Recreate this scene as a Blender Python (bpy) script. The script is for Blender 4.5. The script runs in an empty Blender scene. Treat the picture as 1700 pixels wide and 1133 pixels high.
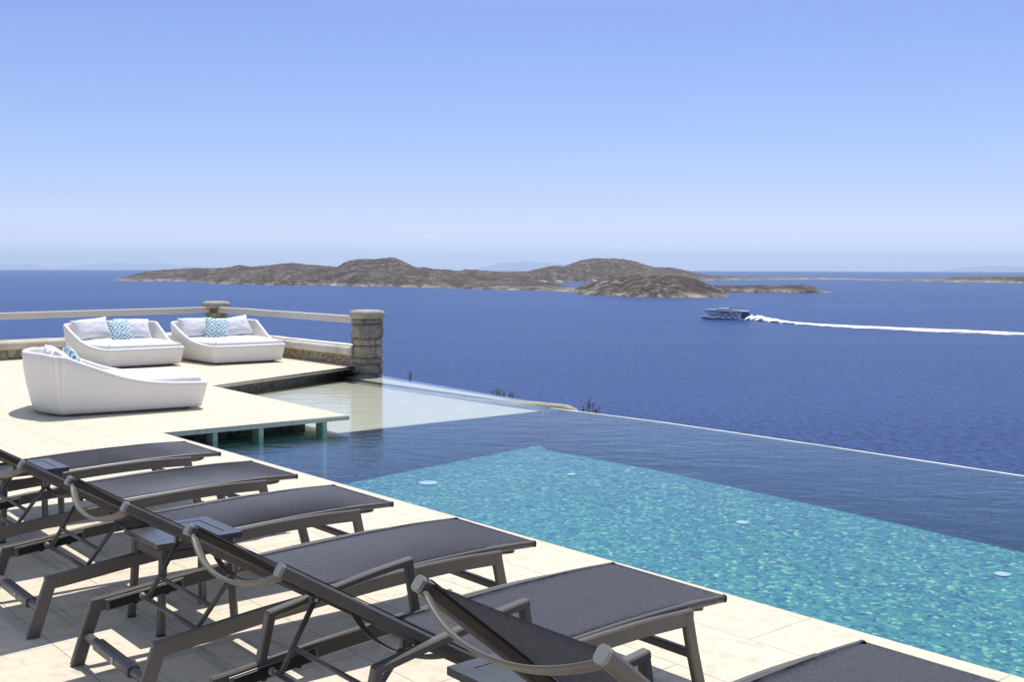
import bpy, bmesh, math, random
from mathutils import Vector, Matrix, noise
random.seed(7)
R = math.radians
SC = bpy.context.scene
COL = SC.collection

# ------------------------------------------------------------------ camera
FPX, HV, EYE, ROLL = 1833.0, 446.0, 1.70, 0.0023      # focal length in px of a 1700 px wide frame, eye line, eye height
cd = bpy.data.cameras.new('camera'); cam = bpy.data.objects.new('camera', cd); COL.objects.link(cam)
cd.sensor_width = 36.0; cd.lens = FPX / 1700.0 * 36.0
cd.shift_y = -(566.5 - HV) / 1700.0
cd.clip_start = 0.05; cd.clip_end = 90000.0
cam.matrix_world = Matrix.Translation((0, 0, EYE)) @ Matrix.Rotation(R(90), 4, 'X') @ Matrix.Rotation(ROLL, 4, 'Z')
SC.camera = cam

# ------------------------------------------------------------------ world, sun, exposure
SUNV = Vector((0.07, 0.33, 1.0)).normalized()
sun_el = math.asin(SUNV.z); sun_az = math.atan2(SUNV.x, SUNV.y)
W = bpy.data.worlds.new('World'); SC.world = W; W.use_nodes = True
wn = W.node_tree.nodes; wl = W.node_tree.links; wn.clear()
wo = wn.new('ShaderNodeOutputWorld'); bg = wn.new('ShaderNodeBackground')
sky = wn.new('ShaderNodeTexSky'); sky.sky_type = 'NISHITA'; sky.sun_disc = False
sky.sun_elevation = sun_el; sky.sun_rotation = sun_az
sky.altitude = 50.0; sky.air_density = 1.0; sky.dust_density = 0.6; sky.ozone_density = 2.0
tint = wn.new('ShaderNodeMix'); tint.data_type = 'RGBA'; tint.blend_type = 'MULTIPLY'
tint.inputs[0].default_value = 1.0
wl.new(sky.outputs[0], tint.inputs[6])
# thin haze cloud low in the sky and one small wisp
tc = wn.new('ShaderNodeTexCoord'); sp = wn.new('ShaderNodeSeparateXYZ'); wl.new(tc.outputs['Generated'], sp.inputs[0])
def wmath(op, a, b=None, c=None, clamp=False):
    n = wn.new('ShaderNodeMath'); n.operation = op; n.use_clamp = clamp
    for i, x in enumerate((a, b, c)):
        if x is None: continue
        if isinstance(x, (int, float)): n.inputs[i].default_value = x
        else: wl.new(x, n.inputs[i])
    return n.outputs[0]
mp = wn.new('ShaderNodeMapping'); mp.inputs['Scale'].default_value = (3, 3, 70)
wl.new(tc.outputs['Generated'], mp.inputs[0])
nz = wn.new('ShaderNodeTexNoise'); nz.inputs['Scale'].default_value = 1.6; nz.inputs['Detail'].default_value = 6
wl.new(mp.outputs[0], nz.inputs[0])
band = wmath('MULTIPLY', wmath('SUBTRACT', 0.09, sp.outputs[2], clamp=True), 6.0, clamp=True)
lft = wmath('MULTIPLY', wmath('SUBTRACT', 0.05, sp.outputs[0], clamp=True), 2.2, clamp=True)
cl = wmath('MULTIPLY', wmath('MULTIPLY', band, lft), wmath('MULTIPLY', wmath('SUBTRACT', nz.outputs[0], 0.42, clamp=True), 2.2, clamp=True))
zr = wn.new('ShaderNodeValToRGB'); wl.new(sp.outputs[2], zr.inputs[0]); ze = zr.color_ramp.elements
SKYT = [(0.0, (.84, 1.05, 1.90)), (.010, (.80, .97, 1.70)), (.030, (.745, .800, 1.24)), (.063, (.668, .672, .99)), (.122, (.637, .650, .88)), (.226, (.633, .633, .855)), (.50, (1.50, 1.24, .98))]  # last stop: overhead sky brightened and warmed, added fill for the shade
while len(ze) < len(SKYT): ze.new(.5)
for x, (p, c) in zip(ze, SKYT): x.position = p; x.color = (*c, 1)
wl.new(zr.outputs[0], tint.inputs[7])
# wisp
wx = wmath('MULTIPLY', wmath('ADD', sp.outputs[0], 0.0685), 85.0)
wz = wmath('MULTIPLY', wmath('ADD', wmath('SUBTRACT', sp.outputs[2], 0.0270), wmath('MULTIPLY', wmath('ADD', sp.outputs[0], 0.0685), 0.30)), 520.0)
wd = wmath('SUBTRACT', 1.0, wmath('ADD', wmath('MULTIPLY', wx, wx), wmath('MULTIPLY', wz, wz)), clamp=True)
nz2 = wn.new('ShaderNodeTexNoise'); nz2.inputs['Scale'].default_value = 260; nz2.inputs['Detail'].default_value = 3
wl.new(tc.outputs['Generated'], nz2.inputs[0])
wisp = wmath('MULTIPLY', wd, wmath('MULTIPLY', wmath('SUBTRACT', nz2.outputs[0], 0.38, clamp=True), 2.6, clamp=True))
ctot = wmath('ADD', wmath('MULTIPLY', cl, 0.40), wmath('MULTIPLY', wisp, 1.0), clamp=True)
cm = wn.new('ShaderNodeMix'); cm.data_type = 'RGBA'
wl.new(ctot, cm.inputs[0]); wl.new(tint.outputs[2], cm.inputs[6]); cm.inputs[7].default_value = (6.2, 6.6, 7.4, 1)
wl.new(cm.outputs[2], bg.inputs[0]); bg.inputs[1].default_value = 0.13
wl.new(bg.outputs[0], wo.inputs[0])
sd = bpy.data.lights.new('sun', 'SUN'); sd.energy = 4.0; sd.angle = R(0.53); sd.color = (1.0, 0.955, 0.88)
so = bpy.data.objects.new('sun', sd); COL.objects.link(so)
so.rotation_euler = (-SUNV).to_track_quat('-Z', 'Y').to_euler()
so.location = (0, 5, 30)
SC.view_settings.view_transform = 'Standard'; SC.view_settings.look = 'None'
SC.view_settings.exposure = 0.35; SC.view_settings.gamma = 1.0
SC.cycles.max_bounces = 10; SC.cycles.transparent_max_bounces = 16
SC.cycles.volume_bounces = 0

# ------------------------------------------------------------------ helpers
def ray(u, v):
    x = u - 850; y = v - HV
    return Vector(((x + ROLL*y)/FPX, 1.0, -(y - ROLL*x)/FPX))
def at(u, v, z=0.0):                       # where the line of sight of a photo point meets height z
    r = ray(u, v); k = (z - EYE)/r.z
    return Vector((0, 0, EYE)) + r*k
def atd(u, v, d):                          # a photo point at depth d
    return Vector((0, 0, EYE)) + ray(u, v)*d

def tag(o, label=None, cat=None, group=None, kind=None):
    if label: o['label'] = label
    if cat: o['category'] = cat
    if group: o['group'] = group
    if kind: o['kind'] = kind
    return o
def mk(name, bm, mat=None, parent=None, smooth=False, loc=None, rot=None):
    me = bpy.data.meshes.new(name); bm.normal_update(); bm.to_mesh(me); bm.free()
    if mat: me.materials.append(mat)
    if smooth:
        for p in me.polygons: p.use_smooth = True
    o = bpy.data.objects.new(name, me); COL.objects.link(o)
    if parent: o.parent = parent
    if loc: o.location = loc
    if rot: o.rotation_euler = rot
    return o
def empty(name, loc=(0, 0, 0), rz=0.0):
    o = bpy.data.objects.new(name, None); COL.objects.link(o)
    o.location = loc; o.rotation_euler = (0, 0, rz); o.empty_display_size = 0.2
    return o
def copy_tree(o, parent=None):
    c = o.copy(); COL.objects.link(c)
    if parent: c.parent = parent
    for ch in list(o.children): copy_tree(ch, c)
    return c
def NB(): return bmesh.new()

def sweep(bm, pts, sec, side=None, cap=True, scales=None):
    """sweep a closed 2-D section (a along side, b along side x tangent) along pts"""
    pts = [Vector(p) for p in pts]; rings = []
    n = len(pts)
    for i, p in enumerate(pts):
        t = (pts[min(i+1, n-1)] - pts[max(i-1, 0)]).normalized()
        if side is not None: s = Vector(side)
        else: s = t.cross(Vector((0, 0, 1)))
        s = (s - t*s.dot(t))
        if s.length < 1e-5: s = t.orthogonal()
        s.normalize(); b = s.cross(t).normalized()
        k = scales[i] if scales else 1.0
        rings.append([bm.verts.new(p + s*(a*k) + b*(c*k)) for a, c in sec])
    m = len(sec)
    for i in range(n-1):
        for j in range(m):
            bm.faces.new((rings[i][j], rings[i][(j+1) % m], rings[i+1][(j+1) % m], rings[i+1][j]))
    if cap:
        bm.faces.new(list(reversed(rings[0]))); bm.faces.new(rings[-1])
    return rings
def circ(r, n=10, ry=None):
    ry = ry or r
    return [(r*math.cos(2*math.pi*i/n), ry*math.sin(2*math.pi*i/n)) for i in range(n)]
def rect(w, h, c=0.004):
    w /= 2; h /= 2
    return [(-w+c, -h), (w-c, -h), (w, -h+c), (w, h-c), (w-c, h), (-w+c, h), (-w, h-c), (-w, -h+c)]
def rrect(w, h, r, n=4):
    out = []
    for cx, cy, a0 in ((w/2-r, h/2-r, 0), (-w/2+r, h/2-r, 90), (-w/2+r, -h/2+r, 180), (w/2-r, -h/2+r, 270)):
        for k in range(n+1):
            a = R(a0 + 90*k/n); out.append((cx + r*math.cos(a), cy + r*math.sin(a)))
    return out
def box(bm, c, s, M=None, bev=0.0):
    v = []
    for dx in (-.5, .5):
        for dy in (-.5, .5):
            for dz in (-.5, .5):
                p = Vector((c[0]+dx*s[0], c[1]+dy*s[1], c[2]+dz*s[2]))
                if M: p = M @ p
                v.append(bm.verts.new(p))
    F = [(0, 1, 3, 2), (4, 6, 7, 5), (0, 4, 5, 1), (2, 3, 7, 6), (0, 2, 6, 4), (1, 5, 7, 3)]
    fs = [bm.faces.new([v[i] for i in f]) for f in F]
    if bev > 0:
        es = list({e for f in fs for e in f.edges})
        bmesh.ops.bevel(bm, geom=es, offset=bev, segments=2, affect='EDGES', profile=0.6)
    return v
def prism(bm, poly, z0, z1, top=True, bottom=True):
    a = [bm.verts.new((p[0], p[1], z0)) for p in poly]; b = [bm.verts.new((p[0], p[1], z1)) for p in poly]
    n = len(poly)
    ar = sum(poly[i][0]*poly[(i+1) % n][1]-poly[(i+1) % n][0]*poly[i][1] for i in range(n))
    for i in range(n):
        j = (i+1) % n
        f = (a[i], a[j], b[j], b[i])
        bm.faces.new(f if ar > 0 else tuple(reversed(f)))
    if top: bm.faces.new(b if ar > 0 else list(reversed(b)))
    if bottom: bm.faces.new(list(reversed(a)) if ar > 0 else a)
def lerp(tab, x):
    if x <= tab[0][0]: return tab[0][1]
    for (a, b), (c, d) in zip(tab, tab[1:]):
        if x <= c: return b + (d-b)*(x-a)/(c-a)
    return tab[-1][1]
def smoothtab(tab, x):
    e = 0.05*(tab[-1][0]-tab[0][0])
    return (lerp(tab, x-e)+lerp(tab, x-e/2)+lerp(tab, x)+lerp(tab, x+e/2)+lerp(tab, x+e))/5
def fbm(p, o=5): return noise.fractal(Vector(p), 0.9, 2.1, o)

# ------------------------------------------------------------------ materials
class MT:
    def __init__(s, name, rough=0.6, base=(.5, .5, .5), spec=0.5, metal=0.0):
        s.m = bpy.data.materials.new(name); s.m.use_nodes = True
        s.t = s.m.node_tree; s.n = s.t.nodes; s.l = s.t.links
        s.b = s.n['Principled BSDF']; s.out = s.n['Material Output']
        s.b.inputs['Base Color'].default_value = (*base, 1); s.b.inputs['Roughness'].default_value = rough
        s.b.inputs['Specular IOR Level'].default_value = spec; s.b.inputs['Metallic'].default_value = metal
    def N(s, t, **k):
        n = s.n.new(t)
        for a, b in k.items(): setattr(n, a, b)
        return n
    def set(s, sock, v):
        if isinstance(v, bpy.types.NodeSocket): s.l.new(v, sock)
        else: sock.default_value = v
    def coord(s, kind='Object', scale=(1, 1, 1), rot=(0, 0, 0), loc=(0, 0, 0)):
        c = s.N('ShaderNodeTexCoord'); m = s.N('ShaderNodeMapping')
        m.inputs['Scale'].default_value = scale; m.inputs['Rotation'].default_value = rot; m.inputs['Location'].default_value = loc
        s.l.new(c.outputs[kind], m.inputs[0]); return m.outputs[0]
    def noise(s, co, scale, detail=4, rough=.55, dist=0.0):
        n = s.N('ShaderNodeTexNoise'); s.l.new(co, n.inputs[0]); n.inputs['Scale'].default_value = scale
        n.inputs['Detail'].default_value = detail; n.inputs['Roughness'].default_value = rough
        n.inputs['Distortion'].default_value = dist; return n.outputs[0]
    def ramp(s, fac, stops):
        r = s.N('ShaderNodeValToRGB'); s.l.new(fac, r.inputs[0]); e = r.color_ramp.elements
        while len(e) < len(stops): e.new(.5)
        for x, (p, c) in zip(e, stops):
            x.position = p; x.color = (*c, 1) if len(c) == 3 else c
        return r.outputs[0]
    def math(s, op, a, b=None, c=None, clamp=False):
        n = s.N('ShaderNodeMath', operation=op, use_clamp=clamp)
        for i, x in enumerate((a, b, c)):
            if x is not None: s.set(n.inputs[i], x)
        return n.outputs[0]
    def mix(s, fac, a, b, mode='MIX'):
        n = s.N('ShaderNodeMix', data_type='RGBA', blend_type=mode)
        s.set(n.inputs[0], fac)
        for i, x in ((6, a), (7, b)):
            if isinstance(x, tuple): n.inputs[i].default_value = (*x, 1)
            else: s.l.new(x, n.inputs[i])
        return n.outputs[2]
    def bump(s, h, strength=.5, dist=.01, normal=None):
        n = s.N('ShaderNodeBump'); s.l.new(h, n.inputs['Height']); n.inputs['Strength'].default_value = strength
        n.inputs['Distance'].default_value = dist
        if normal: s.l.new(normal, n.inputs['Normal'])
        return n.outputs[0]
    def col(s, c): s.l.new(c, s.b.inputs['Base Color'])
    def nrm(s, c): s.l.new(c, s.b.inputs['Normal'])

M = {}
DECKROT = R(-49.73)                       # direction of the pool's near edge
NX0, NY0 = -3.603, 11.359                 # corner where the deck meets the cantilevered slab
def deck_mat():
    m = MT('limestone_paving', .62, spec=.35)
    c = m.N('ShaderNodeTexCoord'); a = m.N('ShaderNodeMapping'); a.vector_type = 'TEXTURE'
    a.inputs['Location'].default_value = (NX0, NY0, 0); a.inputs['Rotation'].default_value = (0, 0, DECKROT)
    m.l.new(c.outputs['Object'], a.inputs[0]); v = a.outputs[0]
    br = m.N('ShaderNodeTexBrick'); m.l.new(v, br.inputs[0])
    br.inputs['Scale'].default_value = 1.0; br.inputs['Brick Width'].default_value = .98; br.inputs['Row Height'].default_value = .492
    br.inputs['Mortar Size'].default_value = .0030; br.inputs['Mortar Smooth'].default_value = .1; br.offset = .5
    br.inputs['Color1'].default_value = (0, 0, 0, 1); br.inputs['Color2'].default_value = (1, 1, 1, 1)
    n1 = m.noise(v, 1.3, 5, .6, .6); n2 = m.noise(v, 14, 6, .65, .8); n3 = m.noise(v, 90, 3, .6)
    base = m.mix(n1, (.565, .505, .412), (.655, .595, .495))
    st = m.ramp(n2, [(.36, (.74, .69, .60)), (.5, (1, 1, 1)), (.75, (1.04, 1.03, 1.0))])
    base = m.mix(.6, base, st, 'MULTIPLY')
    base = m.mix(m.math('MULTIPLY', br.outputs[0], .30), base, (.50, .43, .34))
    pits = m.ramp(n3, [(.27, (.72, .66, .56)), (.36, (1, 1, 1))]); base = m.mix(.55, base, pits, 'MULTIPLY')
    base = m.mix(m.math('MULTIPLY', br.outputs[1], .9), base, (.27, .235, .19))
    m.col(base); h = m.math('SUBTRACT', m.math('MULTIPLY', n2, .35), br.outputs[1])
    m.nrm(m.bump(h, .35, .004)); return m.m
M['deck'] = deck_mat()
def stone_mat(name, c1, c2, c3, sc=9, rs=.5):
    m = MT(name, .85, spec=.2); v = m.coord('Object')
    g = m.N('ShaderNodeNewGeometry')
    n1 = m.noise(v, sc, 7, .68, .4); n2 = m.noise(v, sc*7, 4, .6); n3 = m.noise(v, sc*.5, 3, .5)
    b = m.mix(m.ramp(n1, [(.35, (0, 0, 0)), (.65, (1, 1, 1))]), c1, c2)
    b = m.mix(m.ramp(n2, [(.5, (0, 0, 0)), (.72, (1, 1, 1))]), b, c3)
    rnd = m.ramp(g.outputs['Random Per Island'], [(0, (.62, .60, .58)), (.5, (1, .97, .93)), (1, (1.2, 1.1, .92))])
    b = m.mix(rs, b, rnd, 'MULTIPLY')
    och = m.ramp(n3, [(.62, (0, 0, 0)), (.72, (1, 1, 1))]); b = m.mix(m.math('MULTIPLY', och, .25), b, (.36, .22, .09))
    m.col(b); m.nrm(m.bump(m.math('ADD', n1, m.math('MULTIPLY', n2, .4)), .9, .012)); return m.m
M['stone'] = stone_mat('rough_field_stone', (.24, .222, .195), (.42, .375, .315), (.10, .095, .088), 9, .85)
M['copingend'] = stone_mat('weathered_coping_stone', (.27, .25, .21), (.42, .39, .33), (.17, .155, .13), 5, .05)
M['capstone'] = stone_mat('weathered_cap_stone', (.33, .30, .26), (.44, .40, .34), (.24, .22, .19), 6, .1)
M['mortar'] = MT('dark_mortar', .95, (.15, .13, .105), .1).m
def plaster(name, base, dirt, sc=2.0, lo=.45):
    m = MT(name, .8, spec=.25); v = m.coord('Object')
    n = m.noise(v, sc, 6, .62, .5); n2 = m.noise(v, sc*14, 4, .6)
    b = m.mix(m.ramp(n, [(lo, (0, 0, 0)), (lo+.25, (1, 1, 1))]), dirt, base); m.col(m.mix(m.math('MULTIPLY', n2, .25), b, dirt))
    m.nrm(m.bump(n2, .5, .006)); return m.m
M['coping'] = plaster('limewashed_coping', (.66, .63, .57), (.40, .35, .28), 1.6, .30)
def wallstone():
    m = MT('dry_stone_wall', .9, spec=.15); v = m.coord('Object', (1, 1, 1))
    vo = m.N('ShaderNodeTexVoronoi', feature='DISTANCE_TO_EDGE'); m.l.new(v, vo.inputs[0]); vo.inputs['Scale'].default_value = 6.5
    vc = m.N('ShaderNodeTexVoronoi'); m.l.new(v, vc.inputs[0]); vc.inputs['Scale'].default_value = 6.5
    n = m.noise(v, 22, 5, .65)
    b = m.mix(n, (.34, .28, .20), (.60, .51, .38)); b = m.mix(.4, b, m.mix(.6, vc.outputs[1], (.5, .45, .4)), 'MULTIPLY')
    e = m.ramp(vo.outputs[0], [(.0, (0, 0, 0)), (.09, (1, 1, 1))]); m.col(m.mix(e, (.20, .17, .13), b))
    m.nrm(m.bump(m.math('ADD', e, m.math('MULTIPLY', n, .5)), .8, .02)); return m.m
M['wallstone'] = wallstone()
def wood_rail():
    m = MT('whitewashed_timber', .75, spec=.25); v = m.coord('Generated', (9, 1.2, 5))
    n = m.noise(v, 3, 6, .65, .9); b = m.mix(n, (.50, .47, .42), (.66, .63, .57))
    cr = m.ramp(m.noise(v, 1.1, 2, .4, .3), [(.46, (0, 0, 0)), (.475, (1, 1, 1)), (.485, (0, 0, 0))])
    b = m.mix(m.math('MULTIPLY', cr, .5), b, (.22, .19, .15)); m.col(b); m.nrm(m.bump(n, .4, .006)); return m.m
M['timber'] = wood_rail()
def metal(name, c, rough=.42, spec=.5):
    m = MT(name, rough, c, spec); v = m.coord('Object'); n = m.noise(v, 60, 3, .6)
    n2 = m.noise(v, 4, 4, .6)
    m.col(m.mix(n2, tuple(x*.86 for x in c), tuple(x*1.14 for x in c)))
    m.l.new(m.ramp(n2, [(0, (rough-.08,)*3), (1, (rough+.1,)*3)]), m.b.inputs['Roughness'])
    m.nrm(m.bump(n, .08, .001)); return m.m
M['frame'] = metal('anthracite_powder_coat', (.105, .092, .081), .38, .5)
M['rail'] = metal('dark_rail_coat', (.075, .067, .061), .30, .6)
M['bow'] = metal('bounce_lit_bow_coat', (.112, .104, .094), .40, .45)  # frame coat lightened; light bounced off the ground is in the colour
M['plate'] = metal('adjuster_coat', (.17, .16, .15), .35, .5)
M['endcap'] = metal('grey_end_cap', (.20, .20, .19), .3, .6)
M['black'] = MT('black_plastic', .45, (.012, .012, .013), .4).m
M['bolt'] = MT('steel_bolt', .3, (.6, .6, .6), .5, 1.0).m
M['sticker'] = MT('silver_sticker', .5, (.55, .53, .48), .4).m
def textile():
    m = MT('woven_mesh_textile', .9, spec=.12); v = m.coord('Object', (1, 1, 1))
    w1 = m.N('ShaderNodeTexWave', bands_direction='X'); w2 = m.N('ShaderNodeTexWave', bands_direction='Y')
    for w in (w1, w2): m.l.new(v, w.inputs[0]); w.inputs['Scale'].default_value = 95; w.inputs['Distortion'].default_value = .6; w.inputs['Detail'].default_value = 1
    wv = m.math('MULTIPLY', w1.outputs[1], w2.outputs[1])
    st = m.noise(m.coord('Object', (2, 45, 1)), 1.6, 5, .7); big = m.noise(v, 3.2, 4, .6)
    b = m.mix(st, (.070, .078, .112), (.132, .139, .176)); b = m.mix(m.math('MULTIPLY', wv, .35), b, (.19, .185, .195))
    fn = m.noise(v, 150, 2, .6); b = m.mix(m.ramp(fn, [(.42, (0, 0, 0)), (.60, (.30, .30, .30))]), b, (.20, .21, .26)); b = m.mix(m.ramp(fn, [(.40, (.3, .3, .3)), (.52, (0, 0, 0))]), b, (.040, .044, .060))
    b = m.mix(m.ramp(big, [(.4, (0, 0, 0)), (.75, (.22, .22, .22))]), b, (.125, .12, .12)); m.col(b)
    m.nrm(m.bump(wv, .35, .001)); 
    g = m.N('ShaderNodeNewGeometry'); dt = m.N('ShaderNodeVectorMath', operation='DOT_PRODUCT'); m.l.new(g.outputs['Normal'], dt.inputs[0]); m.l.new(g.outputs['Incoming'], dt.inputs[1])
    al = m.ramp(m.math('ABSOLUTE', dt.outputs['Value']), [(.50, (1, 1, 1)), (.92, (.83, .83, .83))]); m.l.new(al, m.b.inputs['Alpha']); return m.m   # open mesh: see-through only when looked at square on
M['textile'] = textile()
M['tabletop'] = metal('table_enamel', (.055, .056, .062), .28, .7)
def wicker():
    m = MT('white_wicker', .5, spec=.4); v = m.coord('UV', (1, 1, 1))
    w1 = m.N('ShaderNodeTexWave', bands_direction='X', wave_profile='SIN'); w2 = m.N('ShaderNodeTexWave', bands_direction='Y', wave_profile='SIN')
    m.l.new(v, w1.inputs[0]); m.l.new(v, w2.inputs[0])
    w1.inputs['Scale'].default_value = 14.5; w2.inputs['Scale'].default_value = 26
    w1.inputs['Distortion'].default_value = .15; w2.inputs['Distortion'].default_value = .3
    a = m.ramp(w1.outputs[1], [(.0, (0, 0, 0)), (.5, (1, 1, 1))])
    h = m.math('ADD', m.math('MULTIPLY', a, .75), m.math('MULTIPLY', w2.outputs[1], .3))
    n = m.noise(v, 3, 4, .6)
    b = m.mix(h, (.70, .67, .63), (.84, .82, .785)); m.col(m.mix(m.math('MULTIPLY', n, .15), b, (.72, .66, .58)))
    m.nrm(m.bump(h, .42, .005)); return m.m
M['wicker'] = wicker()
def fabric(name, c1, c2, wr=.5):
    m = MT(name, .85, spec=.15); v = m.coord('Object'); n = m.noise(v, 5, 4, .55, 1.0); n2 = m.noise(v, 260, 2, .5)
    m.col(m.mix(n, c1, c2)); m.nrm(m.bump(m.math('ADD', n, m.math('MULTIPLY', n2, .04)), wr, .03))
    m.b.inputs['Sheen Weight'].default_value = .2; return m.m
M['mattress'] = fabric('white_canvas', (.70, .70, .71), (.78, .78, .78), .18)
M['whitepillow'] = fabric('pale_grey_pillow_cloth', (.62, .63, .68), (.72, .72, .75), .6)
def ikat():
    m = MT('teal_diamond_cloth', .85, spec=.15); c = m.N('ShaderNodeTexCoord'); s = m.N('ShaderNodeSeparateXYZ')
    m.l.new(c.outputs['UV'], s.inputs[0]); n = m.noise(c.outputs['UV'], 40, 2, .5)
    U = m.math('ADD', m.math('MULTIPLY', s.outputs[0], 1.7), m.math('MULTIPLY', n, .12)); V = m.math('MULTIPLY', s.outputs[1], 1.7)
    def dia(ou, ov):
        a = m.math('ABSOLUTE', m.math('SUBTRACT', m.math('FRACT', m.math('ADD', U, ou)), .5))
        b = m.math('ABSOLUTE', m.math('SUBTRACT', m.math('FRACT', m.math('ADD', V, ov)), .5)); return m.math('ADD', a, b)
    d = m.math('MINIMUM', dia(0, 0), dia(.5, .5))
    rings = m.ramp(d, [(0, (0, 0, 0)), (.06, (0, 0, 0)), (.08, (1, 1, 1)), (.13, (1, 1, 1)), (.16, (0, 0, 0)), (.31, (0, 0, 0)), (.34, (1, 1, 1)), (.39, (1, 1, 1)), (.42, (0, 0, 0))])
    g = m.ramp(s.outputs[1], [(0, (.004, .045, .11)), (.40, (.010, .14, .27)), (1, (.02, .24, .40))])
    m.col(m.mix(rings, (.62, .74, .78), g)); return m.m
M['ikat'] = ikat()
M['slab'] = M['deck']
def mosaic(name, stops, sc=15.0, dark=1.0):
    m = MT(name, .35, spec=.4); v = m.coord('Object', (1, 1, 1), rot=(0, 0, .4))
    dn = m.N('ShaderNodeTexNoise'); m.l.new(v, dn.inputs[0]); dn.inputs['Scale'].default_value = 9; dn.inputs['Detail'].default_value = 2
    dv = m.N('ShaderNodeVectorMath', operation='MULTIPLY_ADD'); m.l.new(dn.outputs[1], dv.inputs[0]); dv.inputs[1].default_value = (.10, .10, .0); m.l.new(v, dv.inputs[2])
    vo = m.N('ShaderNodeTexVoronoi', feature='SMOOTH_F1'); m.l.new(dv.outputs[0], vo.inputs[0]); vo.inputs['Scale'].default_value = sc
    vo.inputs['Smoothness'].default_value = .25
    sx = m.N('ShaderNodeSeparateColor'); m.l.new(vo.outputs[1], sx.inputs[0])
    b = m.ramp(sx.outputs[0], stops)
    big = m.noise(v, 1.1, 3, .55); b = m.mix(.35, b, m.ramp(big, [(.3, (.75, .8, .85)), (.7, (1.1, 1.1, 1.05))]), 'MULTIPLY')
    m.col(b); return m.m
M['mosaic'] = mosaic('turquoise_glass_mosaic_caustics', [(0, (.010, .075, .17)), (.14, (.024, .135, .23)), (.40, (.036, .205, .25)), (.64, (.048, .245, .235)), (.84, (.085, .32, .27)), (.94, (.20, .45, .34)), (1, (.34, .56, .42))], 29)  # tile colours; the pale flecks also paint in caustic light on the floor
M['shadedmosaic'] = mosaic('shade_darkened_wall_mosaic', [(0, (.02, .07, .14)), (.5, (.03, .11, .19)), (1, (.05, .15, .22))], 24)  # darker copy of the floor mosaic, with the walls' shade in its colour
def shelf():
    m = MT('pale_shelf_stone', .6, spec=.2); v = m.coord('Object'); n = m.noise(v, 3, 6, .65, .4); n2 = m.noise(v, 40, 3, .6)
    b = m.mix(n, (.46, .44, .37), (.58, .56, .48)); m.col(m.mix(m.math('MULTIPLY', n2, .3), b, (.42, .40, .33))); return m.m
M['shelf'] = shelf()
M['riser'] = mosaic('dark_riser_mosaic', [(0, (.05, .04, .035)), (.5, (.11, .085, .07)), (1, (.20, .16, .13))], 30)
M['lamp'] = MT('white_pool_lens', .5, (.85, .87, .88), .3).m
M['lamp2'] = MT('deep_pool_lens', .5, (.42, .58, .62), .3).m
M['lip'] = plaster('lip_plaster', (.72, .72, .70), (.5, .5, .48), 3, .3)
def water():
    m = MT('pool_water'); m.n.remove(m.b)
    c = m.N('ShaderNodeTexCoord'); mp = m.N('ShaderNodeMapping'); m.l.new(c.outputs['Object'], mp.inputs[0])
    mp.inputs['Scale'].default_value = (1, 1.6, 1); mp.inputs['Rotation'].default_value = (0, 0, .25)
    n1 = m.noise(mp.outputs[0], 2.6, 3, .5, .4); n2 = m.noise(mp.outputs[0], 9, 3, .55, .5)
    amp = m.noise(c.outputs['Object'], .25, 2, .5)
    h = m.math('MULTIPLY', m.math('ADD', n1, m.math('MULTIPLY', n2, .30)), m.ramp(amp, [(.35, (.4, .4, .4)), (.65, (1, 1, 1))]))
    b = m.bump(h, .70, .014)
    fr = m.N('ShaderNodeFresnel'); fr.inputs['IOR'].default_value = 1.333; m.l.new(b, fr.inputs['Normal'])
    tr = m.N('ShaderNodeBsdfTransparent'); tr.inputs[0].default_value = (.89, .945, .955, 1)
    gl = m.N('ShaderNodeBsdfGlossy'); gl.inputs['Roughness'].default_value = .02; gl.inputs[0].default_value = (.95, .97, 1, 1); m.l.new(b, gl.inputs['Normal'])
    mx = m.N('ShaderNodeMixShader'); m.l.new(fr.outputs[0], mx.inputs[0]); m.l.new(tr.outputs[0], mx.inputs[1]); m.l.new(gl.outputs[0], mx.inputs[2])
    m.l.new(mx.outputs[0], m.out.inputs[0]); return m.m
M['water'] = water()
def seamat():
    m = MT('open_sea', .30, spec=.5)
    c = m.N('ShaderNodeTexCoord'); mp = m.N('ShaderNodeMapping'); m.l.new(c.outputs['Object'], mp.inputs[0])
    mp.inputs['Rotation'].default_value = (0, 0, .10); mp.inputs['Scale'].default_value = (1, .42, 1)
    n1 = m.noise(mp.outputs[0], .50, 6, .66, .4); n2 = m.noise(mp.outputs[0], .07, 4, .6, .3)
    mp2 = m.N('ShaderNodeMapping'); m.l.new(c.outputs['Object'], mp2.inputs[0]); mp2.inputs['Scale'].default_value = (.25, 1, 1); mp2.inputs['Rotation'].default_value = (0, 0, -.12)
    n3 = m.noise(mp2.outputs[0], .0035, 5, .6, .6)
    w = m.math('ADD', n1, m.math('MULTIPLY', n2, .8))
    col = m.mix(m.ramp(n1, [(.36, (0, 0, 0)), (.62, (1, 1, 1))]), (.000, .007, .050), (.018, .064, .245))
    col = m.mix(m.ramp(n3, [(.38, (0, 0, 0)), (.62, (.40, .40, .40))]), col, (.030, .078, .235))
    m.col(col); m.nrm(m.bump(w, 1.0, 1.6))
    m.b.inputs['IOR'].default_value = 1.333; m.b.inputs['Specular IOR Level'].default_value = .21
    return m.m
M['sea'] = seamat()
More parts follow.
